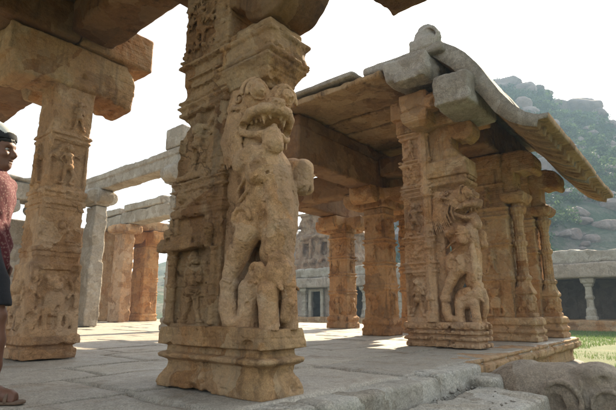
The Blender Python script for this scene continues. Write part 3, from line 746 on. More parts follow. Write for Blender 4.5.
    S.mould((5.93, 2.66), (6.5, 3.10), [(3.13, -.10), (3.20, -.02), (3.34, .0), (3.35, -.03), (3.37, -.03), (3.38, .0), (3.64, .0)])
    S.box((5.9, 2.60, 3.10), (6.02, 3.2, 3.17), .02, .02, 's'); S.cyl((6.02, 2.60, 3.42), .10, .12, 0, .02); S.cyl((6.15, 2.48, 3.44), .12, .12, 0, .02)
    S.chip(18, (5.85, 2.3, 3.1), (6.3, 3.2, 3.7), .03, .07, 7); S.rough(*ROUGH, seed=46); S.obj('capital', M['warm'], t)
    return t

# ============================================================ a pavilion pillar of the outer row: shaft, colonnette, swan-neck bracket
def row_pillar(name, label, x0, x1, yf, yb, ztop, mat, seed, group):
    """yf: outer face (towards the yard), yb: inner face"""
    t = thing(name, label, 'pillar', ((x0 + x1) / 2, (yf + yb) / 2, 0), group)
    h = .018; ys = yf + .30
    S = SDF((x0 - .1, yf - .1, -.02), (x1 + .1, yb + .1, .42), h)
    S.mould((x0, yf), (x1, yb), [(0, .03), (.08, .03), (.085, .0), (.12, .0), (.13, .03), (.19, .03), (.20, -.01), (.25, -.01), (.26, .025), (.36, .02), (.38, -.01)])
    S.rough(*ROUGH, seed=seed); S.obj('base', mat, t)
    S = SDF((x0 - .1, ys - .1, .3), (x1 + .1, yb + .1, ztop), h)
    lo, hi = (x0 + .03, ys), (x1 - .03, yb - .03)
    S.mould(lo, hi, [(.34, .0), (ztop, -.01)])
    for z, o in ((.95, .03), (1.02, .02), (1.55, .03), (1.62, .02), (2.05, .03), (2.12, .02), (2.2, .03), (2.62, .03)): ledge(S, lo, hi, z, z + .05, o, 1)
    F = FA(x0 + .03); a0, a1 = -(yb - .08), -(ys + .03)
    rel_lion(S, F, (a0 + a1) / 2, .40, .5); rel_person(S, F, (a0 + a1) / 2, 1.1, .42, 1, 1.5); rel_foliage(S, F, a0, a1, 1.7, 2.0, seed, .06); rel_person(S, F, (a0 + a1) / 2, 2.27, .33, 0, 1.5)
    F = FB(ys); rel_foliage(S, F, x0 + .06, x1 - .06, .5, 2.5, seed + 1, .06)
    S.rough(*FINE, seed=seed + 2); S.obj('shaft', mat, t)
    cx, cy = (x0 + x1) / 2 - .02, yf + .17
    S = SDF((cx - .22, cy - .22, .34), (cx + .22, cy + .22, 2.4), .013)
    S.lathe((cx, cy), [(.80, .14), (.92, .115), (.97, .10), (1.0, .13), (1.05, .13), (1.07, .092), (1.55, .085), (1.58, .115), (1.64, .115), (1.66, .082), (2.0, .078), (2.03, .09), (2.10, .10), (2.14, .13), (2.22, .15), (2.26, .10), (2.34, .11)], 0, .006, 12)
    S.mould((cx - .125, cy - .125), (cx + .125, cy + .14), [(.36, .03), (.44, .03), (.46, .0), (.74, -.005), (.76, .025), (.80, .025), (.88, -.02)])
    rel_lion(S, FA(cx - .125), -cy, .46, .28); rel_lion(S, FB(cy - .125), cx, .46, .28)
    for z in (1.15, 1.3, 1.45, 1.75, 1.9): S.torus((cx, cy, z), .086, .010, 2)
    S.rough((.06, .004), seed=seed + 3); S.obj('colonnette', mat, t)
    S = SDF((x0 - .12, yf - .55, 2.26), (x1 + .12, yb + .6, ztop + .02), h)
    zt = ztop; xa, xb = x0 + .04, x1 - .06
    S.mould((xa, yf + .02), (xb, ys + .02), [(2.30, -.03), (2.34, .02), (2.40, .05), (2.47, .05), (2.49, .0), (2.56, -.02)])
    S.box((xa + .02, yf + .12, 2.5), (xb - .02, ys + .05, zt), .03)
    S.cyl(((xa + xb) / 2, yf - .05, zt - .22), .20, (xb - xa) / 2, 0, .04); S.box((xa, yf - .05, zt - .20), (xb, ys, zt), .03, .03)
    S.cyl(((xa + xb) / 2, yf - .06, zt - .54), .17, .4, 0, .03, 's'); S.cap((xa + .03, yf - .19, zt - .36), (xb - .03, yf - .19, zt - .36), .06, .06, .03)
    S.box((x0 - .02, ys, zt - .26), (x1 + .02, yb + .35, zt), .03)
    S.rough(*FINE, seed=seed + 4); S.obj('bracket', mat, t)
    return t

# ============================================================ plainer square pillar with a cross bracket
def square_pillar(name, label, x0, x1, y0, y1, zs, zt, mat, seed, group=None, h=.022, carve=True, base=True, arm=.5, z0=0, loc=None, matcap=None):
    cx, cy = (x0 + x1) / 2, (y0 + y1) / 2
    t = thing(name, label, 'pillar', (cx, cy, z0), group)
    if base:
        S = SDF((x0 - .12, y0 - .12, z0 - .02), (x1 + .12, y1 + .12, z0 + .4), h)
        S.mould((x0, y0), (x1, y1), [(z0, .05), (z0 + .14, .05), (z0 + .15, .02), (z0 + .2, .02), (z0 + .21, .045), (z0 + .30, .04), (z0 + .33, .0), (z0 + .36, .0)])
        S.rough(*ROUGH, seed=seed); S.obj('base', mat, t)
    S = SDF((x0 - .08, y0 - .08, z0 + (.32 if base else 0)), (x1 + .08, y1 + .08, zs + .02), h)
    lo, hi = (x0, y0), (x1, y1)
    S.mould(lo, hi, [(z0 + (.34 if base else -.0), .0), (zs, -.025)])
    if carve:
        H = zs - z0
        for f in (.34, .37, .52, .55, .70, .73, .93): ledge(S, lo, hi, z0 + f * H, z0 + f * H + .045, .025, 1)
        for F, c, w in ((FA(x0), -cy, (y1 - y0)), (FB(y0), cx, (x1 - x0))):
            rel_lion(S, F, c, z0 + .40, min(.5, H * .18)); rel_foliage(S, F, c - w * .4, c + w * .4, z0 + .41 * H, z0 + .51 * H, seed, .06)
            rel_person(S, F, c, z0 + .575 * H, .12 * H, seed % 2, 1.5); rel_foliage(S, F, c - w * .4, c + w * .4, z0 + .77 * H, z0 + .92 * H, seed + 3, .06)
        S.chip(14, (x0 - .02, y0 - .02, z0 + .3), (x1, y1, zs), .02, .06, seed)
    S.rough(*(ROUGH if carve else ((.4, .03), (.12, .015), (.05, .006))), seed=seed + 2); S.obj('shaft', mat, t)
    S = SDF((x0 - arm - .1, y0 - arm - .1, zs - .02), (x1 + arm + .1, y1 + arm + .1, zt + .02), h)
    d = zt - zs
    S.box((x0 - .03, y0 - .03, zs), (x1 + .03, y1 + .03, zt), .02)
    S.box((x0 - arm, y0 - .0, zs + .45 * d), (x1 + arm, y1 + .0, zt), .025); S.box((x0, y0 - arm, zs + .45 * d), (x1, y1 + arm, zt - .004), .025)
    for s in (1, -1):
        S.cyl((cx + s * ((x1 - x0) / 2 + arm * .62), cy, zs + .52 * d), .40 * d, (y1 - y0) / 2, 1, .03); S.cyl((cx, cy + s * ((y1 - y0) / 2 + arm * .62), zs + .52 * d), .40 * d, (x1 - x0) / 2, 0, .03)
    S.rough(*ROUGH, seed=seed + 5); S.obj('capital', matcap or mat, t)
    return t
# ------------------------------------------------------------------ paved floor (a sheet of separate worn slabs in one structure)
def paving():
    V, F, T = [], [], []; g = np.random.default_rng(21); n0 = 0
    def slab(xa, xb, ya, yb, fine):
        nonlocal n0
        n = fine; gap = .003 + .005 * g.random(); xs = np.concatenate([[0, .02], np.linspace(.05, .95, n), [.98, 1]]); k = len(xs)
        jx = (g.random(4) - .5) * .04
        X = xa + gap + (xb - xa - 2 * gap) * xs[:, None] + 0 * xs[None]; Y = ya + gap + (yb - ya - 2 * gap) * xs[None] + 0 * xs[:, None]
        X = X + jx[0] * (xs[None] - .5); Y = Y + jx[1] * (xs[:, None] - .5)
        X = X + vnoise(X, Y, X * 0, .12, 3) * .010; Y = Y + vnoise(X, Y, X * 0 + 5, .12, 4) * .010
        e = np.minimum.reduce([xs[:, None] + 0 * xs, 1 - xs[:, None] + 0 * xs, xs[None] + 0 * xs[:, None], 1 - xs[None] + 0 * xs[:, None]])
        z0 = (g.random() - .5) * .012; tl = (g.random(2) - .5) * .010
        Z = z0 + tl[0] * (xs[:, None] - .5) + tl[1] * (xs[None] - .5) + .008 * vnoise(X, Y, X * 0, .35, 1) + .005 * vnoise(X, Y, X * 0, .1, 2)
        Z = Z - .006
        Z = Z - .008 * np.clip(1 - e / .05, 0, 1)**2; Z = np.where(e < .001, -.07, Z)
        V.append(np.stack([X, Y, Z], -1).reshape(-1, 3)); T.append(np.full(k * k, g.random()))
        I = np.arange(k * k).reshape(k, k)
        F.append(n0 + np.stack([I[:-1, :-1], I[1:, :-1], I[1:, 1:], I[:-1, 1:]], -1).reshape(-1, 4)); n0 += k * k
    y = 1.9
    while y < 24:
        d = .7 + g.random() * .65; x = -3.2 - g.random(); xe = 10.45 if y < 6.6 else 15.5
        if y < 2.0: d = .95
        while x < xe - .05:
            w = .9 + g.random() * 1.3
            if x + w > xe - .5: w = xe - x
            near = math.hypot(x + w / 2, y) < 6
            slab(x, x + w, y, y + d, 26 if near else 9); x += w
        y += d
    o = mesh_np('floor', np.concatenate(V), np.concatenate(F), M['paving'])
    at = o.data.attributes.new('tint', 'FLOAT', 'POINT'); at.data.foreach_set('value', np.concatenate(T).astype('f4'))
    tag(o, kind='structure', label='worn grey granite paving of the ruined temple hall')
    o = mesh_np('bedding', [(-4.5, 1.92, -.04), (10.3, 1.92, -.04), (10.3, 6.5, -.04), (15.4, 6.5, -.04), (15.4, 24.5, -.04), (-4.5, 24.5, -.04), (-4.5, 6.5, -.04)], [(0, 1, 2, 6), (6, 3, 4, 5)], M['dark'], smooth=False)
    o.name = 'floor_bedding'; tag(o, kind='structure', label='dark earth bedding beneath the paving slabs')
paving()

# ------------------------------------------------------------------ ground
def ground():
    g = 700.; n = 90
    a = np.sign(np.linspace(-1, 1, n)) * np.abs(np.linspace(-1, 1, n))**3 * g
    X, Y = np.meshgrid(a + 6, a, indexing='ij'); Z = -.5 + .03 * vnoise(X, Y, X * 0, 1.7, 2) + .02 * vnoise(X, Y, X * 0, .6, 3)
    I = np.arange(n * n).reshape(n, n)
    F = np.stack([I[:-1, :-1], I[1:, :-1], I[1:, 1:], I[:-1, 1:]], -1).reshape(-1, 4)
    tag(mesh_np('ground', np.stack([X, Y, Z], -1).reshape(-1, 3), F, M['soil']), kind='structure', label='dry grassy earth of the temple yard')
    r = np.random.default_rng(5); m = 60000
    x = 7.5 + 19 * r.random(m); y = -7 + 16 * r.random(m); k = ((y < 1.4) | (x > 11.0)) & (vnoise(x, y, x * 0, 1.3, 8) > -.35); x, y = x[k], y[k]; m = len(x)
    ang = r.random(m) * 6.28; L = (.035 + .06 * r.random(m)); w = .008 + .008 * r.random(m); tilt = (r.random((m, 2)) - .5) * .08
    z = np.full(m, -.53)
    p0 = np.stack([x - np.cos(ang) * w, y - np.sin(ang) * w, z], 1); p1 = np.stack([x + np.cos(ang) * w, y + np.sin(ang) * w, z], 1); p2 = np.stack([x + tilt[:, 0], y + tilt[:, 1], z + L + .03], 1)
    tag(mesh_np('grass', np.stack([p0, p1, p2], 1).reshape(-1, 3), np.arange(m * 3).reshape(-1, 3), M['grass'], smooth=False), kind='stuff', label='short sunlit grass of the temple yard', cat='grass')
ground()

# ------------------------------------------------------------------ platform edge
KE = 'rough edge stones along the platform'
def rnd_edge(lo, hi):
    def f(S):
        S.cap((lo[0] - .2, lo[1] + .02, hi[2] + .015), (hi[0] + .2, lo[1] + .02, hi[2] + .015), .06, .06, .05, 's')
    return f
eds = [(-3.4, -1.2, 'long grey edge stone of the platform, left of the camera'), (-1.18, .62, 'grey edge stone of the platform close to the camera'), (.64, 2.20, 'grey edge stone at the foot of the nearest yali pillar'), (2.215, 3.72, 'long rough grey edge stone with rounded rim, right of the nearest yali pillar'), (3.76, 4.72, 'short rough grey edge stone between a dark gap and the moulded plinth')]
for i, (a, b, lab) in enumerate(eds):
    lo, hi = (a, 1.72 - .03 * (i % 2), -.62), (b, 1.99, -.012 - .01 * (i % 2))
    def ex(S, lo=lo, hi=hi, i=i):
        rnd_edge(lo, hi)(S)
        for k in range(0):
            x = lo[0] + (hi[0] - lo[0]) * ((k * .37 + .1 * i) % 1); S.ell((x, lo[1] - .07, hi[2] - .10 - .07 * (k % 5)), (.12 + .08 * (k % 3), .08, .08), .004, 's')
    stone_block('edge_stone', lab, 'stone block', lo, hi, M['edge'], KE, .016, .028, ((.7, .016), (.13, .007), (.04, .005)), 50 + i, 10, extra=None)

def plinth(name, label, x0, x1, y0, y1, seed):
    t = thing(name, label, 'plinth', ((x0 + x1) / 2, (y0 + y1) / 2, -.55))
    h = .02
    def course(part, z0, z1, prof, sd):
        S = SDF((x0 - .2, y0 - .22, z0), (x1 + .22, y1, z1), h)
        S.mould((x0, y0), (x1, y1 - .05), prof)
        for xj in (x0 + 1.3, x0 + 2.75, x0 + 4.3): S.box((xj, y0 - .3, z0 - .1), (xj + .012, y0 + .12, z1 + .1), .002, 0, 's')
        S.chip(26, (x0, y0 - .15, z0), (x1 + .1, y0 + .05, z1), .02, .06, sd); S.rough(*ROUGH, seed=sd); S.obj(part, M['warm'] if part != 'footing' else M['grey'], t)
    course('coping', -.20, -.005, [(-.20, .0), (-.19, .02), (-.165, .02), (-.16, .06), (-.08, .07), (-.075, .02), (-.055, .02), (-.05, .05), (-.012, .045)], seed)
    course('dado', -.42, -.19, [(-.42, -.05), (-.20, -.06)], seed + 1)
    course('footing', -.62, -.40, [(-.62, .09), (-.45, .08), (-.44, .05), (-.41, -.02)], seed + 2)
plinth('moulded_plinth', 'moulded stone plinth carrying the right pavilion above the grass', 4.80, 10.42, 1.93, 2.35, 60)
# east and north flanks of the same platform
for lab, lo, hi, sd in (('grey stone retaining wall along the far side of the right pavilion floor', (10.25, 2.36, -.62), (10.5, 6.6, -.02), 71), ('grey stone retaining wall of the platform beyond the inner pillars', (10.51, 6.4, -.62), (15.5, 6.6, -.02), 72), ('grey stone retaining wall at the far edge of the left court', (15.3, 6.61, -.62), (15.55, 24.5, -.02), 73)):
    stone_block('retaining_wall', lab, 'wall', lo, hi, M['grey'], None, .04, .02, ((.3, .02),), sd, 8)

# ------------------------------------------------------------------ steps and balustrade beast
stone_block('step_block', 'flat rough slab of grey granite in front of the platform edge', 'stone block', (3.05, 1.06, -.62), (4.46, 1.66, -.17), M['edge'], 'broken steps', .014, .035, ((.5, .022), (.13, .010), (.04, .005)), 81, 24)
stone_block('step_block', 'small broken grey stone wedged between the slab and the moulded plinth', 'stone block', (4.40, 1.50, -.62), (4.80, 1.86, -.09), M['edge'], 'broken steps', .014, .05, ((.25, .035), (.08, .015)), 82, 8)
stone_block('step_block', 'low worn step slab in front of the raised slab', 'stone block', (2.5, .45, -.66), (4.2, 1.04, -.36), M['grey'], 'broken steps', .018, .03, ((.4, .03), (.1, .012)), 83, 8)

def beast():
    S = SDF((4.45, -.35, -.65), (5.45, 1.9, .25), .0125)
    c = 4.95
    S.chain([(c, 1.62, -.34, .24), (c, 1.25, -.21, .28), (c, .86, -.20, .28)], .1)                 # back and flank
    S.ell((c, 1.05, -.24), (.28, .56, .33), .06); S.box((4.70, .18, -.66), (5.20, 1.8, -.36), .03, .05)
    S.ell((c, .64, -.20), (.255, .27, .30), .06); S.ell((c - .09, .66, .02), (.14, .17, .09), .04); S.ell((c + .09, .66, .02), (.13, .17, .09), .04)   # domed skull
    S.ell((c, .42, -.20), (.17, .17, .22), .06)
    S.chain([(c, .36, -.12, .15), (c, .22, -.24, .125), (c, .12, -.40, .105), (c, .02, -.53, .085), (c, -.12, -.56, .07), (c, -.2, -.48, .055)], .04)   # trunk
    for s in (-1, 1):
        S.ell((c + s * .255, .90, -.20), (.06, .18, .20), .015); S.torus((c + s * .305, .90, -.18), .15, .030, 0, .008)            # ear
        S.ell((c + s * .31, .94, -.22), (.03, .07, .09), .01, 's')
        S.ell((c + s * .20, .52, -.25), (.06, .13, .13), .02); S.torus((c + s * .262, .56, -.20), .12, .028, 0, .008); S.chain([(c + s * .30, .74, -.02, .022), (c + s * .31, .76, -.22, .022), (c + s * .30, .72, -.44, .022)], .008)            # cheek
        S.ell((c + s * .185, .47, -.08), (.03, .035, .03), .008); S.torus((c + s * .19, .47, -.08), .045, .010, 0, .006)        # eye
        S.chain([(c + s * .14, .38, -.30, .04), (c + s * .17, .22, -.36, .03), (c + s * .17, .12, -.33, .02)], .02)              # tusk
        S.chain([(c + s * .20, 1.02, -.45, .11), (c + s * .20, .98, -.62, .10)], .04); S.chain([(c + s * .20, .52, -.45, .10), (c + s * .20, .44, -.62, .09)], .04)
        S.chain([(c + s * .262, .74, -.02, .012), (c + s * .275, .76, -.2, .012), (c + s * .265, .74, -.42, .012)], .01, 's')
    S.chip(30, (4.65, .1, -.5), (5.25, 1.7, .15), .015, .05, 9); S.rough((.3, .018), (.09, .010), (.03, .006), seed=91)
    o = S.obj('elephant_balustrade', M['beast'], loc=(c, .9, -.6)); o.location = (c, 1.03, -.67)
    tag(o, 'weathered stone elephant lying beside the steps, head towards the yard', 'stone elephant')
beast()
def debris():
    g = np.random.default_rng(63); V, F = [], []; n0 = 0
    iv, f8 = np.array([(1, 0, 0), (-1, 0, 0), (0, 1, 0), (0, -1, 0), (0, 0, 1), (0, 0, -1)], float), np.array([(0, 2, 4), (2, 1, 4), (1, 3, 4), (3, 0, 4), (2, 0, 5), (1, 2, 5), (3, 1, 5), (0, 3, 5)])
    for k in range(900):
        if 230 <= k < 420 or (k < 230 and k % 3): continue
        if k < 160: x, y, z, r = 2.9 + 1.9 * g.random(), 1.60 + .14 * g.random(), -.17 - .02 * g.random(), .008 + .016 * g.random()**2
        elif k < 230: x, y, z, r = 3.1 + 1.3 * g.random(), 1.1 + .5 * g.random(), -.165, .005 + .008 * g.random()
        elif k < 420: x, y, z, r = 1.2 + 5 * g.random(), 1.95 + 3.5 * g.random()**1.5, .0, .003 + .007 * g.random()**2
        else: x, y, z, r = 2 + 6 * g.random(), -1 + 2.6 * g.random(), -.49, .01 + .035 * g.random()**3
        V.append(iv * r * (.6 + .8 * g.random((6, 3))) * [1, 1, .7] + [x, y, z + r * .3]); F.append(f8 + n0); n0 += 6
    tag(mesh_np('gravel', np.concatenate(V), np.concatenate(F), M['grey'], smooth=False), kind='stuff', label='loose grit and stone chips on the steps and floor', cat='gravel')
debris()

# ------------------------------------------------------------------ pillars
centre_pillar(); left_pillar(); corner_pillar()
RG = 'pavilion pillars with slender colonnettes'
n1 = row_pillar('colonnette_pillar', 'second pillar of the pavilion front, just behind the corner beast pillar, with slender colonnette', 8.22, 8.78, 2.08, 3.02, 3.20, M['warm'], 101, RG)
n2 = copy_tree(n1); n2.location = (10.05, 2.50, 0); n2['label'] = 'last pillar of the pavilion front, at the far end of the plinth, with slender colonnette'
IG = 'inner pavilion pillars with cross brackets'
square_pillar('square_pillar', 'orange square pillar streaked with black stain under the pavilion roof', 8.45, 8.92, 4.86, 5.40, 2.62, 3.02, M['inner'], 111, IG)
square_pillar('square_pillar', 'square pillar of dull orange with pale carved side, deep inside beyond the stained pillar', 11.15, 11.65, 7.70, 8.35, 2.72, 3.15, M['inner'], 115, IG)
square_pillar('square_pillar', 'shaded inner pillar right behind the corner beast pillar', 10.0, 10.45, 4.9, 5.4, 2.62, 3.02, M['inner'], 118, IG)
OG = 'pillars of the roofless left court'
square_pillar('plain_pillar', 'tall plain pale pillar just right of the lion relief pillar', 6.95, 7.4, 14.35, 15.0, 3.75, 4.30, M['palegrey'], 121, OG, .03, False, False, .12)
square_pillar('stepped_pillar', 'pale carved pillar half hidden behind the left edge of the nearest yali pillar', 6.98, 7.42, 9.95, 10.42, 3.72, 4.22, M['palegrey'], 124, OG, .025, True, True, .22)
square_pillar('plain_pillar', 'plain tan pillar beyond the court, left of the bright orange pillar', 10.5, 11.0, 18.75, 19.7, 3.75, 4.12, M['carve'], 127, OG, .035, False, False, .3)
square_pillar('ornate_pillar', 'carved pillar with flaring capital, tinted bright orange for bounced light, far across the left court', 12.2, 13.0, 19.85, 20.95, 3.45, 4.12, M['orange'], 130, OG, .035, True, True, .55)
square_pillar('court_pillar', 'dim grey pillar at the back of the left court, seen past the person', 3.85, 4.5, 14.3, 14.95, 3.1, 3.5, M['grey'], 133, OG, .035, True, True, .3)
square_pillar('court_pillar', 'grey back pillar hidden behind the lion relief pillar', 5.4, 5.9, 14.3, 14.8, 3.1, 3.5, M['grey'], 135, OG, .035, False, True, .3)
square_pillar('hall_pillar', 'dark square pillar behind the person, carrying the hall roof', .2, .7, 8.7, 9.3, 3.04, 3.55, M['brown'], 137, None, .03)

# ------------------------------------------------------------------ near hall: beams and roof slabs
HB = 'beams of the near hall'
def holes(S):
    for x in (2.36, 2.55, 2.74, 2.95): S.cyl((x, 5.22, 3.86 - .0), .013, .05, 1, 0, 's')
    S.box((2.2, 5.17, 3.735), (3.2, 5.222, 3.752), .004, 0, 's')
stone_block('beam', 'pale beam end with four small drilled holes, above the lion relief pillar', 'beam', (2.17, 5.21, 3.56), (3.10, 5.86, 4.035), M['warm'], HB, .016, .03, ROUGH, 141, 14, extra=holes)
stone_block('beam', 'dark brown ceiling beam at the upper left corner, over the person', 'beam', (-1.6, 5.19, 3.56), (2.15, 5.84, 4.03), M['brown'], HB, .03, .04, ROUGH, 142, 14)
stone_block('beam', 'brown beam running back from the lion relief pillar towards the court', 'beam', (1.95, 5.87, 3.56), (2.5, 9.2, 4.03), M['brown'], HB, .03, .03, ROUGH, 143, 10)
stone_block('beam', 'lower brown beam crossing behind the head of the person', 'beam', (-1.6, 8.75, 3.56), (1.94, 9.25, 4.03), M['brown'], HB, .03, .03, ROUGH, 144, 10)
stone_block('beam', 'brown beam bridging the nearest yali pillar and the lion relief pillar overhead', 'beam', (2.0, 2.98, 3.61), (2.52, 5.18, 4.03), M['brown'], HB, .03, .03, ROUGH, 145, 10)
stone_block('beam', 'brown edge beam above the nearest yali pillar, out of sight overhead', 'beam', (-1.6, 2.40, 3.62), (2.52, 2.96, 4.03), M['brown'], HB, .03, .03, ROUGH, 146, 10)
CG = 'ceiling slabs of the near hall'
k = 0
for xa, xb in ((-1.7, .25), (.27, 1.55), (1.57, 2.79)):
    for ya, yb in ((1.55, 3.55), (3.57, 5.50), (5.52, 7.4), (7.42, 9.4)):
        lab = {(1.57, 3.57): 'brown ceiling slab whose broken edge juts out above the lion relief pillar', (1.57, 1.55): 'outermost ceiling slab directly over the nearest yali pillar', (.27, 3.57): 'dark ceiling slab next to the jutting one at the top left'}.get((xa, ya), 'dark ceiling slab of the near hall roof, overhead')
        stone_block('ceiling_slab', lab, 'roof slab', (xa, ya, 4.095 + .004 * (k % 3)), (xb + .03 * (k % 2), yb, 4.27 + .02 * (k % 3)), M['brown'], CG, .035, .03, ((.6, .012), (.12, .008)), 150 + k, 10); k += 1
stone_block('eave_fragment', 'dark broken eave block hanging in at the top edge of the view', 'eave block', (2.96, 1.22, 3.07), (3.40, 1.80, 3.5), M['brown'], None, .014, .02, ((.3, .02), (.06, .008)), 170, 10)

# ------------------------------------------------------------------ right pavilion
PB = 'beams of the right pavilion'
def endcut(S): pass
stone_block('beam', 'long brown beam under the pavilion roof, its near end cantilevered', 'beam', (5.72, 4.88, 2.98), (8.75, 5.36, 3.60), M['brown'], PB, .022, .03, ROUGH, 181, 16)
stone_block('beam', 'far length of the inner beam under the pavilion roof', 'beam', (8.77, 4.9, 3.03), (11.4, 5.34, 3.6), M['brown'], PB, .03, .03, ROUGH, 182, 8)
stone_block('wall_plate', 'thin brown course between the long inner beam and the roof slabs', 'beam', (5.80, 4.94, 3.605), (11.3, 5.30, 3.85), M['brown'], PB, .03, .02, ROUGH, 183, 8)
stone_block('beam', 'big rough grey beam end at the broken roof corner', 'beam', (5.60, 2.47, 3.72), (7.6, 3.16, 4.06), M['grey'], PB, .02, .05, ((.35, .035), (.12, .016), (.05, .007)), 184, 20,
            extra=lambda S: (S.box((5.56, 2.52, 3.40), (5.88, 3.0, 3.8), .06, .06), S.box((5.9, 2.44, 3.86), (7.6, 2.50, 3.92), .01)))
stone_block('beam', 'brown front beam carried by the second and last pavilion pillars', 'beam', (7.62, 2.4, 3.22), (11.2, 3.0, 3.84), M['brown'], PB, .028, .03, ROUGH, 185, 10)
stone_block('beam', 'brown cross beam above the second pavilion pillar', 'beam', (8.3, 3.02, 3.24), (8.75, 4.86, 3.62), M['brown'], PB, .028, .03, ROUGH, 186, 6)
stone_block('beam', 'brown cross beam between the last front pillar and the shaded inner pillar', 'beam', (9.95, 3.02, 3.24), (10.4, 4.88, 3.62), M['brown'], PB, .028, .03, ROUGH, 187, 6)
stone_block('beam', 'brown cross beam running inward from the orange stained pillar', 'beam', (8.45, 5.38, 3.03), (8.92, 8.6, 3.58), M['brown'], PB, .03, .03, ROUGH, 188, 6)
stone_block('beam', 'deep beam over the pale sided inner pillar', 'beam', (8.94, 7.75, 3.16), (14.0, 8.3, 3.72), M['brown'], PB, .035, .03, ROUGH, 189, 6)
stone_block('eave_block', 'squarish grey block end jutting under the dark hole of the roof corner', 'eave block', (5.62, 1.93, 3.16), (6.7, 2.42, 3.60), M['grey'], PB, .016, .035, ((.3, .025), (.1, .012), (.04, .006)), 190, 12)
SG = 'flat roof slabs of the right pavilion'
xs = [5.56, 6.10, 6.72, 7.3, 7.95, 8.65, 9.4, 10.3, 11.3]
k = 0
ords = ['first', 'second', 'third', 'fourth', 'fifth', 'sixth', 'seventh', 'eighth']
for i in range(8):
    for (ya, yb, w) in ((2.62, 5.10, 'front'), (5.12, 7.3, 'rear')):
        lo = (xs[i] + .008, ya - .12 * (i % 2) * (w == 'front') * 0, 3.862 + .022 * ((i * 2) % 3)); hi = (xs[i + 1] - .012, yb, 3.955 + .022 * ((i * 2) % 3))
        if i and w == 'front': lo = (lo[0], 2.75, lo[2])
        if i == 0 and w == 'front': lo = (lo[0], 3.18, lo[2]); 
        lab = f'{ords[i]} {w} roof slab of the pavilion counted from the near broken edge' if i else f'{w} half of the thin grey roof edge slab, nearest the camera'
        stone_block('roof_slab', lab, 'roof slab', lo, hi, M['eave'], SG, .03, .012, ((.5, .012), (.12, .008)), 200 + k, 5); k += 1
stone_block('roof_topping', 'thin pale grey layer added over the flat pavilion roof to draw its lit edge against the sky', 'roof slab', (5.50, 3.62, 4.006), (11.2, 7.25, 4.075), M['grey'], None, .03, .015, ((.5, .012), (.12, .008)), 219, 4)  # added layer: its pale grey stands in for the top-lit roof edge
for i in range(4):
    a = 5.75 + i * 1.4
    stone_block('roof_slab', ['rough grey slab bedded over the broken corner block', 'grey upper slab above the second pillar', 'grey upper slab past the second pillar', 'grey upper slab at the far roof end'][i], 'roof slab', (a, 2.3, 4.062), (a + 1.38, 3.6, 4.20 - .02 * (i > 0)), M['grey'], SG, .03, .03, ROUGH, 220 + i, 6)

# S-curved eave
EO = [(2.75, 4.42), (2.52, 4.40), (2.36, 4.27), (2.17, 4.12), (2.03, 3.98), (1.89, 3.78), (1.76, 3.53), (1.63, 3.27), (1.46, 3.02), (1.34, 2.90), (1.22, 2.84), (1.09, 2.83)]
EI = [(2.75, 4.20), (2.55, 4.14), (2.38, 3.96), (2.22, 3.80), (2.07, 3.63), (1.99, 3.50), (1.87, 3.32), (1.74, 3.09), (1.58, 2.92), (1.42, 2.82), (1.26, 2.765), (1.11, 2.77)]
def resample(P, n):
    P = np.array(P); d = np.concatenate([[0], np.cumsum(np.hypot(*np.diff(P, axis=0).T))]); t = np.linspace(0, d[-1], n)
    return np.stack([np.interp(t, d, P[:, 0]), np.interp(t, d, P[:, 1])], 1)
def eave(x0, x1, lab, seed, group):
    O = resample(EO, 46); I = resample(EI, 46); n = 46
    nx = int((x1 - x0) / .02) + 1; X = np.linspace(x0, x1, nx); V = []
    tn = np.gradient(I, axis=0); tn /= np.linalg.norm(tn, axis=1)[:, None]; nrm = np.stack([-tn[:, 1], tn[:, 0]], 1)   # points up / outwards
    g = np.random.default_rng(seed); dz = (g.random() - .5) * .045
    for x in X:
        ph = ((x - x0) / .285) % 1; rib = 1.0 if ph < .52 else 0.0; rib = 1 - np.clip((ph - .50) / .06, 0, 1) if ph < .8 else np.clip((ph - .92) / .06, 0, 1)
        prof = np.linspace(0, 1, n); dep = .085 * rib * np.clip((prof - .30) / .05, 0, 1) * np.clip((.955 - prof) / .015, 0, 1)
        Ii = I - nrm * 0 + np.stack([np.zeros(n), np.zeros(n)], 1); Ii = I + np.stack([-dep * .35, -dep], 1)
        ring = np.concatenate([O, Ii[::-1]]); V.append(np.concatenate([np.full((2 * n, 1), x), ring + [0, dz]], 1))
    V = np.array(V); m = 2 * n
    p = V.reshape(-1, 3).copy()
    for ax in range(3):
        for sc, am in ((.5, .006), (.1, .003)): V[..., ax] += am * vnoise(p[:, 0], p[:, 1], p[:, 2], sc, seed + ax).reshape(nx, m)
    idx = np.arange(nx * m).reshape(nx, m); nxt = np.roll(idx, -1, 1)
    F = np.stack([idx[:-1], nxt[:-1], nxt[1:], idx[1:]], -1).reshape(-1, 4)
    caps = [np.stack([idx[e, :n - 1], idx[e, 1:n], idx[e, m - 2:n - 1:-1], idx[e, m - 1:n:-1]], -1) for e in (0, -1)]
    caps[0] = caps[0][:, ::-1] if 1 else caps[0]
    F = np.concatenate([F, *caps])
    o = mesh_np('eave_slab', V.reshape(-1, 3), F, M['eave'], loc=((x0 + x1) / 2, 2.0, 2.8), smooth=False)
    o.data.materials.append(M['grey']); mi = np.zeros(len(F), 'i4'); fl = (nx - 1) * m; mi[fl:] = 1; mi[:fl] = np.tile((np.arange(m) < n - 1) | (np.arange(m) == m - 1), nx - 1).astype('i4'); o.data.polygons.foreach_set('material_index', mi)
    tag(o, lab, 'eave slab', group)
labs = ['nearest S-curved eave slab, its cut end showing the swan profile above the corner', 'second S-curved ribbed eave slab from the broken corner', 'middle S-curved ribbed eave slab over the second pillar', 'fourth S-curved ribbed eave slab from the broken corner', 'farthest S-curved ribbed eave slab, at the end of the roof']
ex = [5.86, 7.0, 8.1, 9.25, 10.35, 11.4]
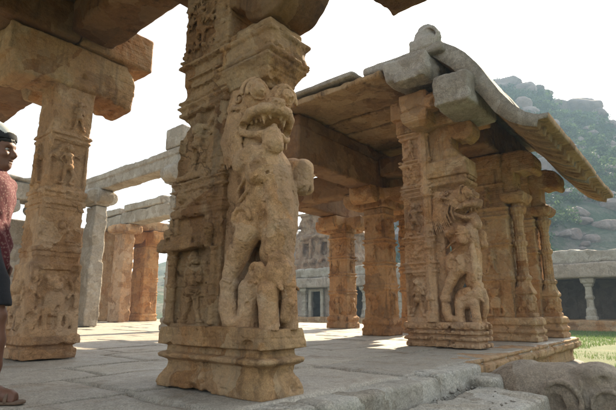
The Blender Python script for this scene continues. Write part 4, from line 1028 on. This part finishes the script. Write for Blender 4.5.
for i in range(5): eave(ex[i] + .012, ex[i + 1] - .012, labs[i], 230 + i, 'ribbed eave slabs along the pavilion front')
def fin():
    S = SDF((5.6, 2.2, 4.1), (6.4, 3.0, 4.7), .014)
    S.ell((5.98, 2.60, 4.36), (.22, .19, .27), .02); S.box((5.75, 2.42, 4.16), (6.3, 2.80, 4.36), .04, .05); S.box((5.6, 2.3, 4.0), (6.5, 3, 4.17), .01, 0, 's')
    for k in range(3): S.torus((5.80 + .05 * k, 2.52, 4.34), .15 - .0 * k, .018, 0, .008)
    S.rough((.15, .016), (.05, .008), seed=240)
    tag(S.obj('finial', M['grey'], loc=(5.98, 2.6, 4.17)), 'small rounded stone finial on top of the broken roof corner', 'finial')
fin()

# ------------------------------------------------------------------ roofless left court
LB = 'beams over the left court'
def lip(S): pass
stone_block('beam', 'long pale beam spanning open sky from the plain pillar to the stepped pillar', 'beam', (7.0, 9.9, 4.24), (7.5, 15.3, 4.72), M['palegrey'], LB, .03, .02, ((.6, .02), (.12, .008)), 251, 16,
            extra=lambda S: S.box((6.96, 9.9, 4.55), (7.5, 15.3, 4.735), .015))
stone_block('stone_block', 'pale block set on the beam end beside the nearest yali pillar', 'stone block', (6.95, 10.0, 4.745), (7.45, 10.75, 5.35), M['palegrey'], None, .03, .05, ROUGH, 252, 8)
stone_block('beam', 'pale rear beam under broken roof slabs, over the orange pillar', 'beam', (10.5, 15.8, 4.14), (11.2, 19.2, 4.66), M['palegrey'], LB, .035, .03, ((.5, .03), (.12, .012)), 253, 12)
stone_block('beam', 'darker rear beam left of the broken joint across the court', 'beam', (10.5, 19.24, 4.14), (11.2, 22.5, 4.60), M['palegrey'], LB, .035, .03, ((.5, .03), (.12, .012)), 254, 12)
stone_block('beam', 'brown cross beam resting on the bright orange pillar', 'beam', (11.22, 19.4, 4.14), (15.3, 20.4, 4.6), M['warm'], LB, .04, .03, ((.5, .03),), 255, 8)
stone_block('roof_slab', 'long pale roof slab lying on the rear beam of the court', 'roof slab', (10.42, 16.0, 4.67), (12.0, 18.9, 4.98), M['palegrey'], 'roof slabs of the left court', .04, .03, ((.5, .04), (.15, .015)), 256, 12)
stone_block('roof_slab', 'short pale roof slab left of the joint across the court', 'roof slab', (10.42, 19.3, 4.62), (12.0, 22.0, 4.93), M['palegrey'], 'roof slabs of the left court', .04, .03, ((.5, .04), (.15, .015)), 257, 12)
def courses(S):
    for z in np.arange(.35, 4.0, .42): S.box((9.4, 21.0, z), (11.4, 21.6, z + .05), .01, 0, 's')
stone_block('moulded_wall', 'brown moulded stone wall behind the plain pale pillar', 'wall', (9.6, 21.1, 0), (12.2, 21.9, 4.13), M['warm'], None, .05, .03, ((.4, .02), (.12, .01)), 258, 8,
            extra=lambda S: [S.box((9.4, 21.0, z), (12.4, 21.13, z + .06), .01, 0, 's') for z in np.arange(.3, 4.0, .38)])
stone_block('beam', 'pale grey beam along the back of the court, behind the person', 'beam', (-3, 14.3, 3.52), (6.6, 14.95, 4.02), M['palegrey'], LB, .05, .03, ((.6, .03), (.15, .012)), 261, 10)
for i, (a, b, z) in enumerate(((-3, .4, 4.42), (.45, 2.6, 4.52), (2.65, 4.3, 4.40), (4.35, 6.3, 4.18))):
    stone_block('roof_slab', ['leftmost rough grey slab on the back beam', 'rough grey slab above the cap of the person, on the back beam', 'third rough grey slab on the back beam, partly behind the lion pillar', 'last low grey slab on the back beam'][i], 'roof slab', (a, 14.2, 4.03), (b, 16.2, z), M['grey'], 'roof slabs of the left court', .05, .06, ((.5, .07), (.15, .025)), 262 + i, 10)
stone_block('rubble_wall', 'low grey wall of stacked blocks at the back of the court', 'wall', (-3, 16.4, 0), (6.4, 17.0, 3.3), M['grey'], None, .07, .03, ((.4, .04),), 268, 6,
            extra=lambda S: [S.box((-3.1 + (.7 if j % 2 else 0) + 1.4 * i, 16.36, z), (-3.06 + (.7 if j % 2 else 0) + 1.4 * i, 16.5, z + .5), .0, 0, 's') for j, z in enumerate(np.arange(0, 3, .5)) for i in range(7)] + [S.box((-3.1, 16.36, z), (6.5, 16.47, z + .07), .0, 0, 's') for z in np.arange(.5, 3, .5)])
# ------------------------------------------------------------------ cloister round the yard
def cloister():
    t = thing('cloister', 'long low stone cloister with dark openings and pale parapet, across the grass', 'cloister', (28.5, 8, -.5))
    X = 27.0; y0, y1 = -14.0, 34.0
    def blk(part, lo, hi, mat, h=.09, r=.02, rg=((.5, .03), (.15, .015)), seed=0, extra=None):
        S = SDF(lo, hi, h); S.box(lo, hi, r)
        if extra: extra(S)
        S.rough(*rg, seed=seed); return S.obj(part, mat, t)
    for i in range(6):
        a = y0 + 8 * i
        blk('eave', (26.55, a, 2.03), (27.6, a + 7.99, 2.78), M['parapet'], .07, .06, seed=300 + i, extra=lambda S, a=a: [S.box((26.4, a + k, 2.0), (26.58, a + k + .03, 2.9), .0, 0, 's') for k in np.arange(.9, 8, 1.35)])
        blk('parapet', (26.85, a, 2.785), (27.7, a + 7.99, 3.42), M['grey'], .08, .08, ((.8, .10), (.25, .05)), 310 + i)
        blk('plinth', (26.6, a, -.6), (30.5, a + 7.99, .02), M['warm'], .08, .03, seed=320 + i, extra=lambda S, a=a: S.box((26.5, a - .1, -.34), (26.66, a + 8.1, -.26), .01, 0, 's'))
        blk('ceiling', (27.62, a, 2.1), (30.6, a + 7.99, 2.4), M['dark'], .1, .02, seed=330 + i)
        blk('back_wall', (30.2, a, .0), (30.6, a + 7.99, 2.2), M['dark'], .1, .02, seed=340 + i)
    S = SDF((26.65, -.35, 0), (27.35, .35, 2.05), .035)
    S.mould((26.86, -.16), (27.18, .16), [(.0, .10), (.18, .10), (.2, .05), (.55, .05), (.58, .0), (1.0, -.02), (1.05, .03), (1.15, .03), (1.2, -.02), (1.62, -.02), (1.66, .04), (1.76, .05), (1.8, .12), (2.04, .16)])
    S.rough((.2, .015), (.06, .008), seed=350); v, F = S.nets(); me = None
    for k, y in enumerate(np.arange(-11.4, 34, 2.6)):
        if me is None: o = mesh_np('pillar', v, F, M['palegrey'], loc=(27, 0, 0)); me = o.data
        else: o = bpy.data.objects.new('pillar', me); COL.objects.link(o)
        o.parent = t; o.location = (27 - 28.5, y - 8, .5)
    # doorway bay
    blk('door_wall', (27.25, 19.3, .0), (27.6, 20.85, 2.05), M['parapet'], .07, .02, seed=361); blk('door_wall', (27.25, 22.0, .0), (27.6, 24.6, 2.05), M['parapet'], .07, .02, seed=362)
    S = SDF((26.95, 20.7, 0), (27.3, 22.2, 2.05), .035); S.box((27.0, 20.75, 0), (27.25, 21.0, 2.0), .02); S.box((27.0, 21.85, 0), (27.25, 22.1, 2.0), .02); S.box((27.02, 20.8, 1.8), (27.25, 22.05, 2.03), .02)
    S.rough((.2, .01), seed=363); S.obj('door_frame', M['palegrey'], t)
cloister()

def tower():
    t = thing('brick_tower', 'ruined red brick gate tower rising behind the cloister, seen between the inner pillars', 'tower', (33, 23.5, -.5))
    S = SDF((30.8, 20, 0), (35.5, 28, 11), .11)
    S.mould((31.4, 20.8), (35, 27.5), [(0, .1), (3.6, .1), (4.2, .05), (4.4, .2), (4.7, .2), (4.8, -.1), (6.4, -.15), (6.5, .1), (6.8, .1), (6.9, -.3), (8.6, -.4), (8.7, -.1), (8.95, -.15), (9.0, -.7), (10.6, -1.0)])
    for y in (21.6, 23.6, 25.6):
        for z in (5.0, 7.1): S.box((31.0, y, z), (31.95, y + .8, z + 1.15), .05, 0, 's')
    S.chip(40, (31, 20.5, 3), (32, 27.6, 10.5), .15, .4, 4); S.rough((.9, .14), (.25, .07), seed=371); S.obj('wall', M['brick'], t)
    for y in (21.5, 23.5, 25.5): stone_block('pilaster', None, None, (31.2, y - .25, 4.75), (31.5, y - .02, 6.45), M['brick'], None, .05, .02, ((.2, .03),), 374, 0, parent=t)
tower()

# ------------------------------------------------------------------ hill
SKY = [(-300, 300), (60, 285), (150, 262), (230, 245), (300, 232), (345, 205), (385, 172), (420, 130), (455, 96), (485, 74), (505, 73), (520, 77), (537, 80), (548, 90), (560, 94), (575, 92), (590, 97), (604, 108), (616, 114), (660, 132), (760, 180), (1000, 260)]
_az, _te = [], []
for a, b in SKY:
    r = ray(a, b); _az.append(math.atan2(r[0] * math.sin(YAW) - r[1] * math.cos(YAW), r[0] * math.cos(YAW) + r[1] * math.sin(YAW))); _te.append(r[2] / math.hypot(r[0], r[1]))
R0, R1 = 46., 165.
def hill_z(az, r):
    s = np.clip((r - R0) / (R1 - R0), 0, 1.35)
    z = np.interp(az, _az, _te) * R1 * .97 * (np.where(s < 1, s**1.12, 1 - .7 * (s - 1)))
    x, y = r * np.cos(az), r * np.sin(az)
    k = np.clip(s * 3, 0, 1)
    return -.6 + z + k * (4.2 * vnoise(x, y, x * 0, 26, 4) * np.clip((1 - s) * 3, .15, 1) + 1.5 * vnoise(x, y, x * 0, 9, 5) + .6 * vnoise(x, y, x * 0, 3.5, 6))
def pol(az, r):  # camera azimuth (right positive) to world
    return r * (np.cos(az) * math.cos(YAW) + np.sin(az) * math.sin(YAW)), r * (np.cos(az) * math.sin(YAW) - np.sin(az) * math.cos(YAW))
def hill():
    A, Rr = np.meshgrid(np.linspace(-.75, 1.0, 330), np.linspace(R0 - 2, R1 * 1.33, 190), indexing='ij')
    Z = hill_z(A, Rr); X, Y = pol(A, Rr)
    I = np.arange(A.size).reshape(A.shape)
    F = np.stack([I[:-1, :-1], I[:-1, 1:], I[1:, 1:], I[1:, :-1]], -1).reshape(-1, 4)
    tag(mesh_np('hill', np.stack([X, Y, Z], -1).reshape(-1, 3), F, M['hill']), kind='structure', label='rocky scrub covered hill rising behind the cloister')
hill()

def ico(n):
    import bmesh
    bm = bmesh.new(); bmesh.ops.create_icosphere(bm, subdivisions=n, radius=1)
    v = np.array([q.co[:] for q in bm.verts]); f = np.array([[w.index for w in q.verts] for q in bm.faces]); bm.free(); return v, f
IV, IF = ico(4)
def boulder_mesh(seed):
    v = IV * 1.0
    g = np.random.default_rng(seed)
    for k in range(12):                                  # flatten on random cleavage planes
        n = g.normal(size=3); n /= np.linalg.norm(n); d = .60 + .3 * g.random(); s = np.maximum(v @ n - d, 0); v = v - s[:, None] * n * .95
    r = 1 + .16 * vnoise(v[:, 0], v[:, 1], v[:, 2], .9, seed) + .07 * vnoise(v[:, 0], v[:, 1], v[:, 2], .35, seed + 1) + .03 * vnoise(v[:, 0], v[:, 1], v[:, 2], .12, seed + 2)
    return v * r[:, None]
def boulders():
    g = np.random.default_rng(77); me = []
    for s in range(7):
        o = mesh_np('boulder', boulder_mesh(s + 3), IF, M['boulder']); me.append(o.data); bpy.data.objects.remove(o)
    GRP = 'granite boulders on the hillside'; n = 0
    def put(px, py, r, w, hgt, lab):
        nonlocal n
        q = ray(px, py); az = math.atan2(q[0] * math.sin(YAW) - q[1] * math.cos(YAW), q[0] * math.cos(YAW) + q[1] * math.sin(YAW)); te = q[2] / math.hypot(q[0], q[1])
        rr = np.linspace(R0, R1, 500); d = hill_z(np.full(500, az), rr) - (EYE + te * rr); hit = np.nonzero(d > 0)[0]
        r2 = rr[hit[0]] if len(hit) else R1 - 3; w *= r2 / r; hgt *= r2 / r
        x, y = pol(az, r2); z = float(hill_z(np.array([az]), np.array([r2]))[0]) - .12 * hgt
        o = bpy.data.objects.new('boulder', me[n % 7]); COL.objects.link(o); n += 1
        o.location = (x, y, z); o.scale = (w * .44, w * .48, hgt * .6); o.rotation_euler = (0, 0, n * 1.7)
        tag(o, lab, 'boulder', GRP)
    S = [(506, 87, 158, 13, 5.5, 'broad rounded boulder on the skyline just right of the roof'), (522, 92, 155, 9, 6.5, 'big pale skyline boulder above the tiny pillared ruin'),
         (545, 96, 158, 6.5, 5, 'dome shaped boulder on the skyline, left of the largest one'), (577, 104, 156, 14, 6.8, 'largest reddish dome boulder on the skyline'),
         (596, 112, 158, 7, 5, 'right shoulder boulder of the largest skyline dome'), (606, 128, 150, 10, 4.5, 'long boulder below the right end of the skyline'),
         (607, 152, 125, 7.5, 4.0, 'pale boulder halfway down the slope at the right edge'), (592, 158, 118, 3.4, 3, 'tall narrow pale boulder in the middle of the slope'),
         (578, 142, 130, 3.2, 2.4, 'small pale boulder standing alone amid green scrub'), (608, 172, 105, 5.5, 3.2, 'boulder on the lower slope near the right edge'),
         (598, 199, 66, 5.2, 3.4, 'very large smooth pale boulder just above the cloister roof'), (580, 214, 60, 2.6, 1.9, 'medium grey boulder tucked left of the very large pale one'),
         (604, 226, 54, 2.8, 1.6, 'dark flat boulder resting low behind the parapet'), (574, 236, 50, 1.9, 1.4, 'pale boulder leaning behind the parapet beside the end pillar'), (590, 240, 49, 1.8, 1.0, 'small pale boulder sitting right on the parapet line'),
         (402, 236, 60, 3.2, 2.6, 'pale boulder seen through the gap beside the corner pillar'), (393, 226, 70, 2.6, 2.2, 'grey boulder in the gap left of the corner pillar, upper of two')]
    for q in S: put(*q)
    lab = 'weathered granite boulder half sunk in scrub on the hillside'
    for k in range(250):
        az = math.radians(-12 + 52 * g.random()) if k % 4 else math.radians(16 + 22 * g.random()); r = R0 + 4 + (R1 - R0 - 2) * g.random()**.8
        x, y = pol(az, r); z = float(hill_z(np.array([az]), np.array([r]))[0]); w = (.5 + 1.9 * g.random()**2.5) * (.5 + r / 120)
        o = bpy.data.objects.new('boulder', me[k % 7]); COL.objects.link(o); o.location = (x, y, z + w * .2)
        o.scale = (w * (.9 + .5 * g.random()), w, w * (.5 + .4 * g.random())); o.rotation_euler = (.3 * g.random(), .3 * g.random(), 6.3 * g.random()); tag(o, lab, 'boulder', GRP)
boulders()

def scrub():
    g = np.random.default_rng(31); P = []
    nb = 2600
    az = np.radians(np.where(g.random(nb) < .7, 15 + 25 * g.random(nb), -14 + 40 * g.random(nb))); r = R0 + 2 + (R1 - R0 - 6) * g.random(nb)**.75
    x, y = pol(az, r); keep = vnoise(x, y, x * 0, 17, 9) + .5 * vnoise(x, y, x * 0, 6, 10) > -.36; x, y, az, r = x[keep], y[keep], az[keep], r[keep]
    z = hill_z(az, r); V = []
    for i in range(len(x)):
        R = (.6 + 1.2 * g.random()**1.5) * (.75 + r[i] / 240); n = int(80 + 60 * R)
        lob = g.normal(size=(4, 3)) * [.55, .55, .35] * R; c = lob[g.integers(0, 4, n)]
        d = g.normal(size=(n, 3)); d /= np.linalg.norm(d, axis=1)[:, None]; p = c + d * R * .55 * (g.random((n, 1))**.4) * [1, 1, .8] + [x[i], y[i], z[i] + R * .55]
        u = g.normal(size=(n, 3)); w = g.normal(size=(n, 3)); s = (.14 + .16 * g.random((n, 1))) * (.55 + r[i] / 200)
        u = u / np.linalg.norm(u, axis=1)[:, None] * s; w = w / np.linalg.norm(w, axis=1)[:, None] * s
        V.append(np.stack([p - u, p - w * .7, p + u, p + w * .7], 1))
    V = np.concatenate(V).reshape(-1, 3)
    tag(mesh_np('scrub', V, np.arange(len(V)).reshape(-1, 4), M['leaf'], smooth=False), kind='stuff', label='green thorn scrub growing between the boulders of the hill', cat='scrub')
scrub()

def ruin():
    p = ray(527, 116); az = math.atan2(p[0] * math.sin(YAW) - p[1] * math.cos(YAW), p[0] * math.cos(YAW) + p[1] * math.sin(YAW)); r = 128.
    x, y = pol(az, r); z = p[2] / math.hypot(p[0], p[1]) * r + EYE
    t = thing('hill_ruin', 'tiny roofless pillared ruin high on the hill, just right of the roof', 'ruin', (x, y, z))
    t.rotation_euler = (0, 0, 0)
    ux, uy = pol(az + math.pi / 2, 1.0)
    for k in range(5):
        for d in (0, 2.2):
            cx, cy = x + ux * (k - 2) * 1.05 + math.cos(YAW - az) * d, y + uy * (k - 2) * 1.05 + math.sin(YAW - az) * d
            S = SDF((cx - .3, cy - .3, z - 1.5), (cx + .3, cy + .3, z + 2.2), .08); S.mould((cx - .17, cy - .17), (cx + .17, cy + .17), [(z - 1.5, .05), (z + .2, .03), (z + .25, -.02), (z + 1.7, -.02), (z + 1.75, .1), (z + 2.1 - .25 * (k % 2), .1)])
            S.obj('pillar', M['palegrey'], t)
ruin()
# ------------------------------------------------------------------ the visitor at the left edge
def person():
    loc = onz(-40, 402, 0); rz = YAW - math.pi / 2 + math.radians(6)
    t = thing('person', 'visitor in white cap, red patterned shirt and black shorts, in profile at far left', 'person', (loc[0], loc[1], .0))
    t.rotation_euler = (0, 0, rz)
    def put(S, name, mat, par=t):
        v, F = S.nets(); o = mesh_np(name, v, F, mat); o.parent = par; return o
    h = .0062
    # body: one surface, x forwards, y to the left
    S = SDF((-.30, -.36, -.005), (.32, .36, 1.64), h); k = .03
    S.ell((0, 0, .86), (.105, .155, .12), k); S.ell((-.015, 0, 1.02), (.095, .135, .14), .05); S.ell((.0, 0, 1.17), (.105, .15, .14), .05); S.ell((-.01, 0, 1.27), (.08, .165, .07), .04)
    S.ell((-.06, .065, .83), (.075, .075, .09), .04); S.ell((-.06, -.065, .83), (.075, .075, .09), .04)
    for s, fx in ((1, -.16), (-1, .20)):
        hx = fx * .2; kx = fx * .7 + .02
        S.chain([(hx, s * .085, .82, .088), (hx * .5 + kx * .5, s * .088, .64, .074), (kx, s * .088, .47, .056)], k)
        S.ell((kx + .02, s * .088, .465), (.045, .045, .05), .02)
        S.chain([(kx, s * .088, .46, .054), (fx - .022, s * .09, .33, .055), (fx - .01, s * .09, .20, .042), (fx - .008, s * .09, .09, .035)], .02)
        S.chain([(fx - .035, s * .09, .045, .034), (fx + .03, s * .09, .055, .037), (fx + .10, s * .093, .036, .034), (fx + .145, s * .095, .022, .024)], .02)
        S.ell((fx - .05, s * .09, .035), (.034, .03, .034), .015)
        for i, (dy, L, r) in enumerate(((-.026, .052, .0135), (-.008, .050, .010), (.008, .044, .0095), (.021, .036, .009), (.033, .026, .0085))):
            S.cap((fx + .135 - .006 * i, s * .093 - s * -dy * 1.0, .020), (fx + .145 + L - .01, s * .093 + s * dy * 1.1, .014), r, r, .006)
    # neck and head (looking straight ahead, slightly down)
    S.chain([(-.02, 0, 1.28, .060), (.0, 0, 1.37, .052), (.005, 0, 1.41, .055)], .03)
    S.ell((-.012, 0, 1.505), (.098, .074, .092), .02); S.ell((.022, 0, 1.435), (.068, .056, .080), .03); S.ell((.055, 0, 1.375), (.032, .034, .026), .025)      # skull, face, chin
    S.ell((.068, 0, 1.505), (.026, .050, .022), .02)                                                                                                         # brow
    S.chain([(.082, 0, 1.478, .011), (.102, 0, 1.445, .014), (.096, 0, 1.434, .014)], .012)                                                                  # nose
    for s in (1, -1):
        S.ell((.094, s * .012, 1.433), (.011, .009, .008), .006); S.ell((.078, s * .032, 1.474), (.018, .018, .012), .010, 's')
        S.ell((.060, s * .042, 1.443), (.024, .018, .020), .015); S.ell((-.008, s * .076, 1.462), (.022, .008, .032), .006); S.ell((-.004, s * .082, 1.463), (.010, .006, .018), .004, 's')
    S.ell((.083, 0, 1.409), (.013, .022, .0075), .006); S.ell((.081, 0, 1.395), (.012, .020, .0075), .006); S.box((.083, -.02, 1.4015), (.11, .02, 1.4028), .0004, .003, 's')
    # arms
    def arm(s, pts, hand):
        S.chain([(-.01, s * .165, 1.275, .056), *pts], .025)
        w = np.array(pts[-1][:3]); fw, dn, sd = hand                   # forward, finger direction, palm normal
        fw, dn, sd = [np.array(q, float) / np.linalg.norm(q) for q in (fw, dn, sd)]
        p = w + dn * .055; S.chain([(*w, .023), (*(w + dn * .03), .026)], .01)
        for i in range(4): S.cap(w + dn * .025 + fw * (.018 - .012 * i), p + dn * .032 + fw * (.029 - .019 * i), .016, .0135, .012)
        for i, L in enumerate((.066, .074, .068, .052)):
            b = p + dn * .034 + fw * (.030 - .020 * i); m = b + dn * L * .48 + sd * .008; e = b + dn * L * .82 + sd * .030
            S.cap(b, m, .0092, .0086, .003); S.cap(m, e, .0086, .0072, .002)
        b = w + dn * .030 + fw * .026; S.cap(b, b + dn * .030 + fw * .024 + sd * .010, .0125, .0105, .006); S.cap(b + dn * .030 + fw * .024 + sd * .010, b + dn * .060 + fw * .024 + sd * .022, .0105, .0085, .002)
    arm(-1, [(-.03, -.205, 1.16, .046), (-.045, -.225, 1.02, .040), (.0, -.215, .92, .036), (.055, -.195, .815, .026)], ((.9, .1, .4), (.25, .05, -.97), (-.1, .95, .1)))
    arm(1, [(-.03, .205, 1.16, .046), (-.05, .225, 1.02, .040), (-.02, .225, .92, .036), (.02, .215, .80, .026)], ((.9, -.1, .3), (.15, -.03, -.98), (-.1, -.95, .1)))
    put(S, 'body', M['skin'])
    for s in (1, -1):
        E = SDF((.05, s * .032 - .02, 1.45), (.1, s * .032 + .02, 1.5), .003); E.ell((.067, s * .032, 1.473), (.0122, .0122, .0105)); e = put(E, 'eye', M['eyew'])
        E = SDF((.07, s * .033 - .01, 1.46), (.1, s * .033 + .01, 1.49), .0016); E.ell((.0760, s * .033, 1.4735), (.0048, .0065, .0065)); put(E, 'iris', M['iris'], e)
    # shirt
    S = SDF((-.28, -.34, .70), (.26, .34, 1.40), .0075); g = .016
    S.ell((-.005, 0, .86), (.125, .175, .15), .03); S.ell((-.015, 0, 1.02), (.112, .152, .15), .06); S.ell((.0, 0, 1.17), (.122, .166, .15), .05); S.ell((-.01, 0, 1.275), (.092, .178, .072), .04)
    S.lathe((-.012, 0), [(.745, .140), (.80, .145), (1.0, .125)], .05); S.cap((-.015, 0, 1.3), (-.005, 0, 1.355), .075, .062, .02)
    for s in (1, -1): S.chain([(-.01, s * .165, 1.275, .068), (-.03, s * .206, 1.16, .064), (-.04, s * .222, 1.06, .060)], .03)
    S.box((-.3, -.2, .6), (.3, .2, .748), .002, 0, 's'); S.cap((.0, 0, 1.40), (.01, 0, 1.36), .055, .052, .006, 's')
    S.op(lambda x, y, z: .006 * np.sin(z * 42 + 5 * x + 4 * np.sin(y * 20)) * np.clip((1.15 - z) / .2, 0, 1) + 0 * x, (-.3, -.3, .7), (.3, .3, 1.4), 0, 'd')
    S.rough((.09, .009), seed=401); put(S, 'shirt', M['shirt'])
    # shorts
    S = SDF((-.24, -.24, .48), (.24, .24, .96), .0075)
    S.ell((0, 0, .87), (.118, .165, .11), .03); S.ell((-.06, 0, .82), (.085, .14, .09), .04)
    for s, fx in ((1, -.16), (-1, .20)):
        hx = fx * .2; kx = fx * .7 + .02; S.chain([(hx, s * .088, .82, .102), ((hx + kx) / 2, s * .092, .66, .098), (kx * .9, s * .092, .53, .092)], .02)
    S.box((-.3, -.3, .4), (.3, .3, .525), .002, 0, 's'); S.rough((.08, .008), seed=405); put(S, 'shorts', M['shorts'])
    # hair, cap
    S = SDF((-.14, -.1, 1.38), (.1, .1, 1.62), .006)
    S.ell((-.025, 0, 1.505), (.096, .082, .098), .0); S.ell((-.055, 0, 1.455), (.058, .070, .065), .02); S.ell((.045, 0, 1.535), (.05, .065, .03), .02)
    for s in (1, -1): S.cap((.012, s * .070, 1.50), (.010, s * .070, 1.455), .012, .008, .006); S.ell((-.006, s * .085, 1.462), (.026, .03, .034), .006, 's')
    S.box((.055, -.1, 1.36), (.15, .1, 1.515), .002, 0, 's'); S.rough((.02, .006), seed=408); put(S, 'hair', M['hair'])
    S = SDF((-.28, -.12, 1.5), (.14, .12, 1.72), .006)
    S.ell((-.018, 0, 1.545), (.112, .092, .112)); S.box((-.3, -.2, 1.40), (.3, .2, 1.552), .0, 0, 's')
    S.ell((-.02, 0, 1.545), (.104, .086, .100), 0, 's'); S.ell((-.018, 0, 1.658), (.012, .012, .008), .003); S.rough((.08, .004), seed=409); cap = put(S, 'cap', M['capw'])
    S = SDF((-.26, -.12, 1.48), (.14, .12, 1.62), .0055)
    S.ell((-.017, 0, 1.545), (.1145, .0945, .1145)); S.box((-.3, -.2, 1.40), (.3, .2, 1.54), .0, 0, 's'); S.box((-.3, -.2, 1.585), (.3, .2, 1.8), .0, 0, 's'); S.ell((-.02, 0, 1.545), (.106, .088, .105), 0, 's')
    S.cap((-.10, 0, 1.54), (-.19, 0, 1.525), .055, .04, .01); S.box((-.3, -.2, 1.556), (-.125, .2, 1.7), .0, 0, 's'); S.box((-.3, -.2, 1.3), (-.125, .2, 1.543), .0, 0, 's'); S.box((-.124, -.07, 1.3), (-.05, .07, 1.533), 0, 0, 's')
    put(S, 'cap_band', M['capb'], cap)
    # sandals
    for s, fx in ((1, -.16), (-1, .20)):
        S = SDF((fx - .12, s * .09 - .07, -.005), (fx + .22, s * .09 + .07, .1), .005)
        S.chain([(fx - .055, s * .09, .006, .040), (fx + .04, s * .09, .006, .042), (fx + .135, s * .094, .006, .050)], .01); S.box((fx - .2, s * .09 - .1, .016), (fx + .3, s * .09 + .1, .2), 0, 0, 's'); S.box((fx - .2, s * .09 - .1, -.1), (fx + .3, s * .09 + .1, .001), 0, 0, 's')
        o = put(S, 'sandal', M['sandal'])
        S = SDF((fx - .12, s * .09 - .07, 0), (fx + .2, s * .09 + .07, .12), .005)
        for x0, r, z0 in ((.095, .046, .022), (-.02, .042, .05)):
            pts = [(fx + x0, s * .091 + r * math.cos(a), max(.012, z0 + r * .95 * math.sin(a)), .006) for a in np.linspace(-.3, math.pi + .3, 15)]; S.chain(pts)
            S.chain([(a[0] + .008, *a[1:]) for a in pts]); 
        S.chain([(fx + .10, s * .091, .068, .007), (fx + .0, s * .091, .10, .007)]); put(S, 'strap', M['sandal'], o)
person()
# ------------------------------------------------------------------ air, light, camera
def haze():
    me = bpy.data.meshes.new('haze'); a, b = -330, 330; z0, z1 = -1.7, 112
    v = [(a, a, z0), (b, a, z0), (b, b, z0), (a, b, z0), (a, a, z1), (b, a, z1), (b, b, z1), (a, b, z1)]
    me.from_pydata(v, [], [(0, 3, 2, 1), (4, 5, 6, 7), (0, 1, 5, 4), (1, 2, 6, 5), (2, 3, 7, 6), (3, 0, 4, 7)])
    m = bpy.data.materials.new('haze_air'); m.use_nodes = True; nt = m.node_tree; nt.nodes.clear()
    o = nt.nodes.new('ShaderNodeOutputMaterial'); p = nt.nodes.new('ShaderNodeVolumePrincipled')
    p.inputs['Color'].default_value = (.54, .77, 1, 1); p.inputs['Density'].default_value = HAZE; p.inputs['Anisotropy'].default_value = .0
    nt.links.new(p.outputs[0], o.inputs['Volume']); me.materials.append(m)
    ob = bpy.data.objects.new('haze', me); COL.objects.link(ob); tag(ob, kind='stuff', label='pale blue haze over the hill', cat='haze')
HAZE = .0014
if HAZE: haze()

w = bpy.data.worlds.new('World'); scene.world = w; w.use_nodes = True
nt = w.node_tree; bg = nt.nodes['Background']; sky = nt.nodes.new('ShaderNodeTexSky'); sky.sky_type = 'NISHITA'; sky.sun_disc = False
SUN_AZ, SUN_EL = math.radians(10), math.radians(34)        # world azimuth from +X
sky.sun_elevation = SUN_EL; sky.sun_rotation = math.pi / 2 - SUN_AZ
sky.air_density = 1.2; sky.dust_density = 3.0; sky.ozone_density = .8
hs = nt.nodes.new('ShaderNodeHueSaturation'); hs.inputs['Saturation'].default_value = .32; nt.links.new(sky.outputs[0], hs.inputs['Color']); nt.links.new(hs.outputs[0], bg.inputs[0]); bg.inputs[1].default_value = .095
L = bpy.data.lights.new('sun', 'SUN'); L.energy = 5.0; L.angle = math.radians(.5); L.color = (1, .85, .62)
so = bpy.data.objects.new('sun', L); COL.objects.link(so)
from mathutils import Vector
d = Vector((math.cos(SUN_AZ) * math.cos(SUN_EL), math.sin(SUN_AZ) * math.cos(SUN_EL), math.sin(SUN_EL)))
so.rotation_euler = d.to_track_quat('Z', 'Y').to_euler(); so.location = (20, 10, 40)

cam = bpy.data.cameras.new('camera'); co = bpy.data.objects.new('camera', cam); COL.objects.link(co)
cam.sensor_width = 36; cam.lens = 36 * FPX / 616; cam.clip_start = .05; cam.clip_end = 2000
co.location = (0, 0, EYE); co.rotation_euler = (math.pi / 2 + PITCH, 0, YAW - math.pi / 2); scene.camera = co
vs = scene.view_settings; vs.view_transform = 'Standard'; vs.look = 'None'; vs.gamma = 1; vs.use_curve_mapping = False
vs.exposure = 1.95
scene.cycles.max_bounces = 6; scene.cycles.diffuse_bounces = 4; scene.cycles.volume_bounces = 0
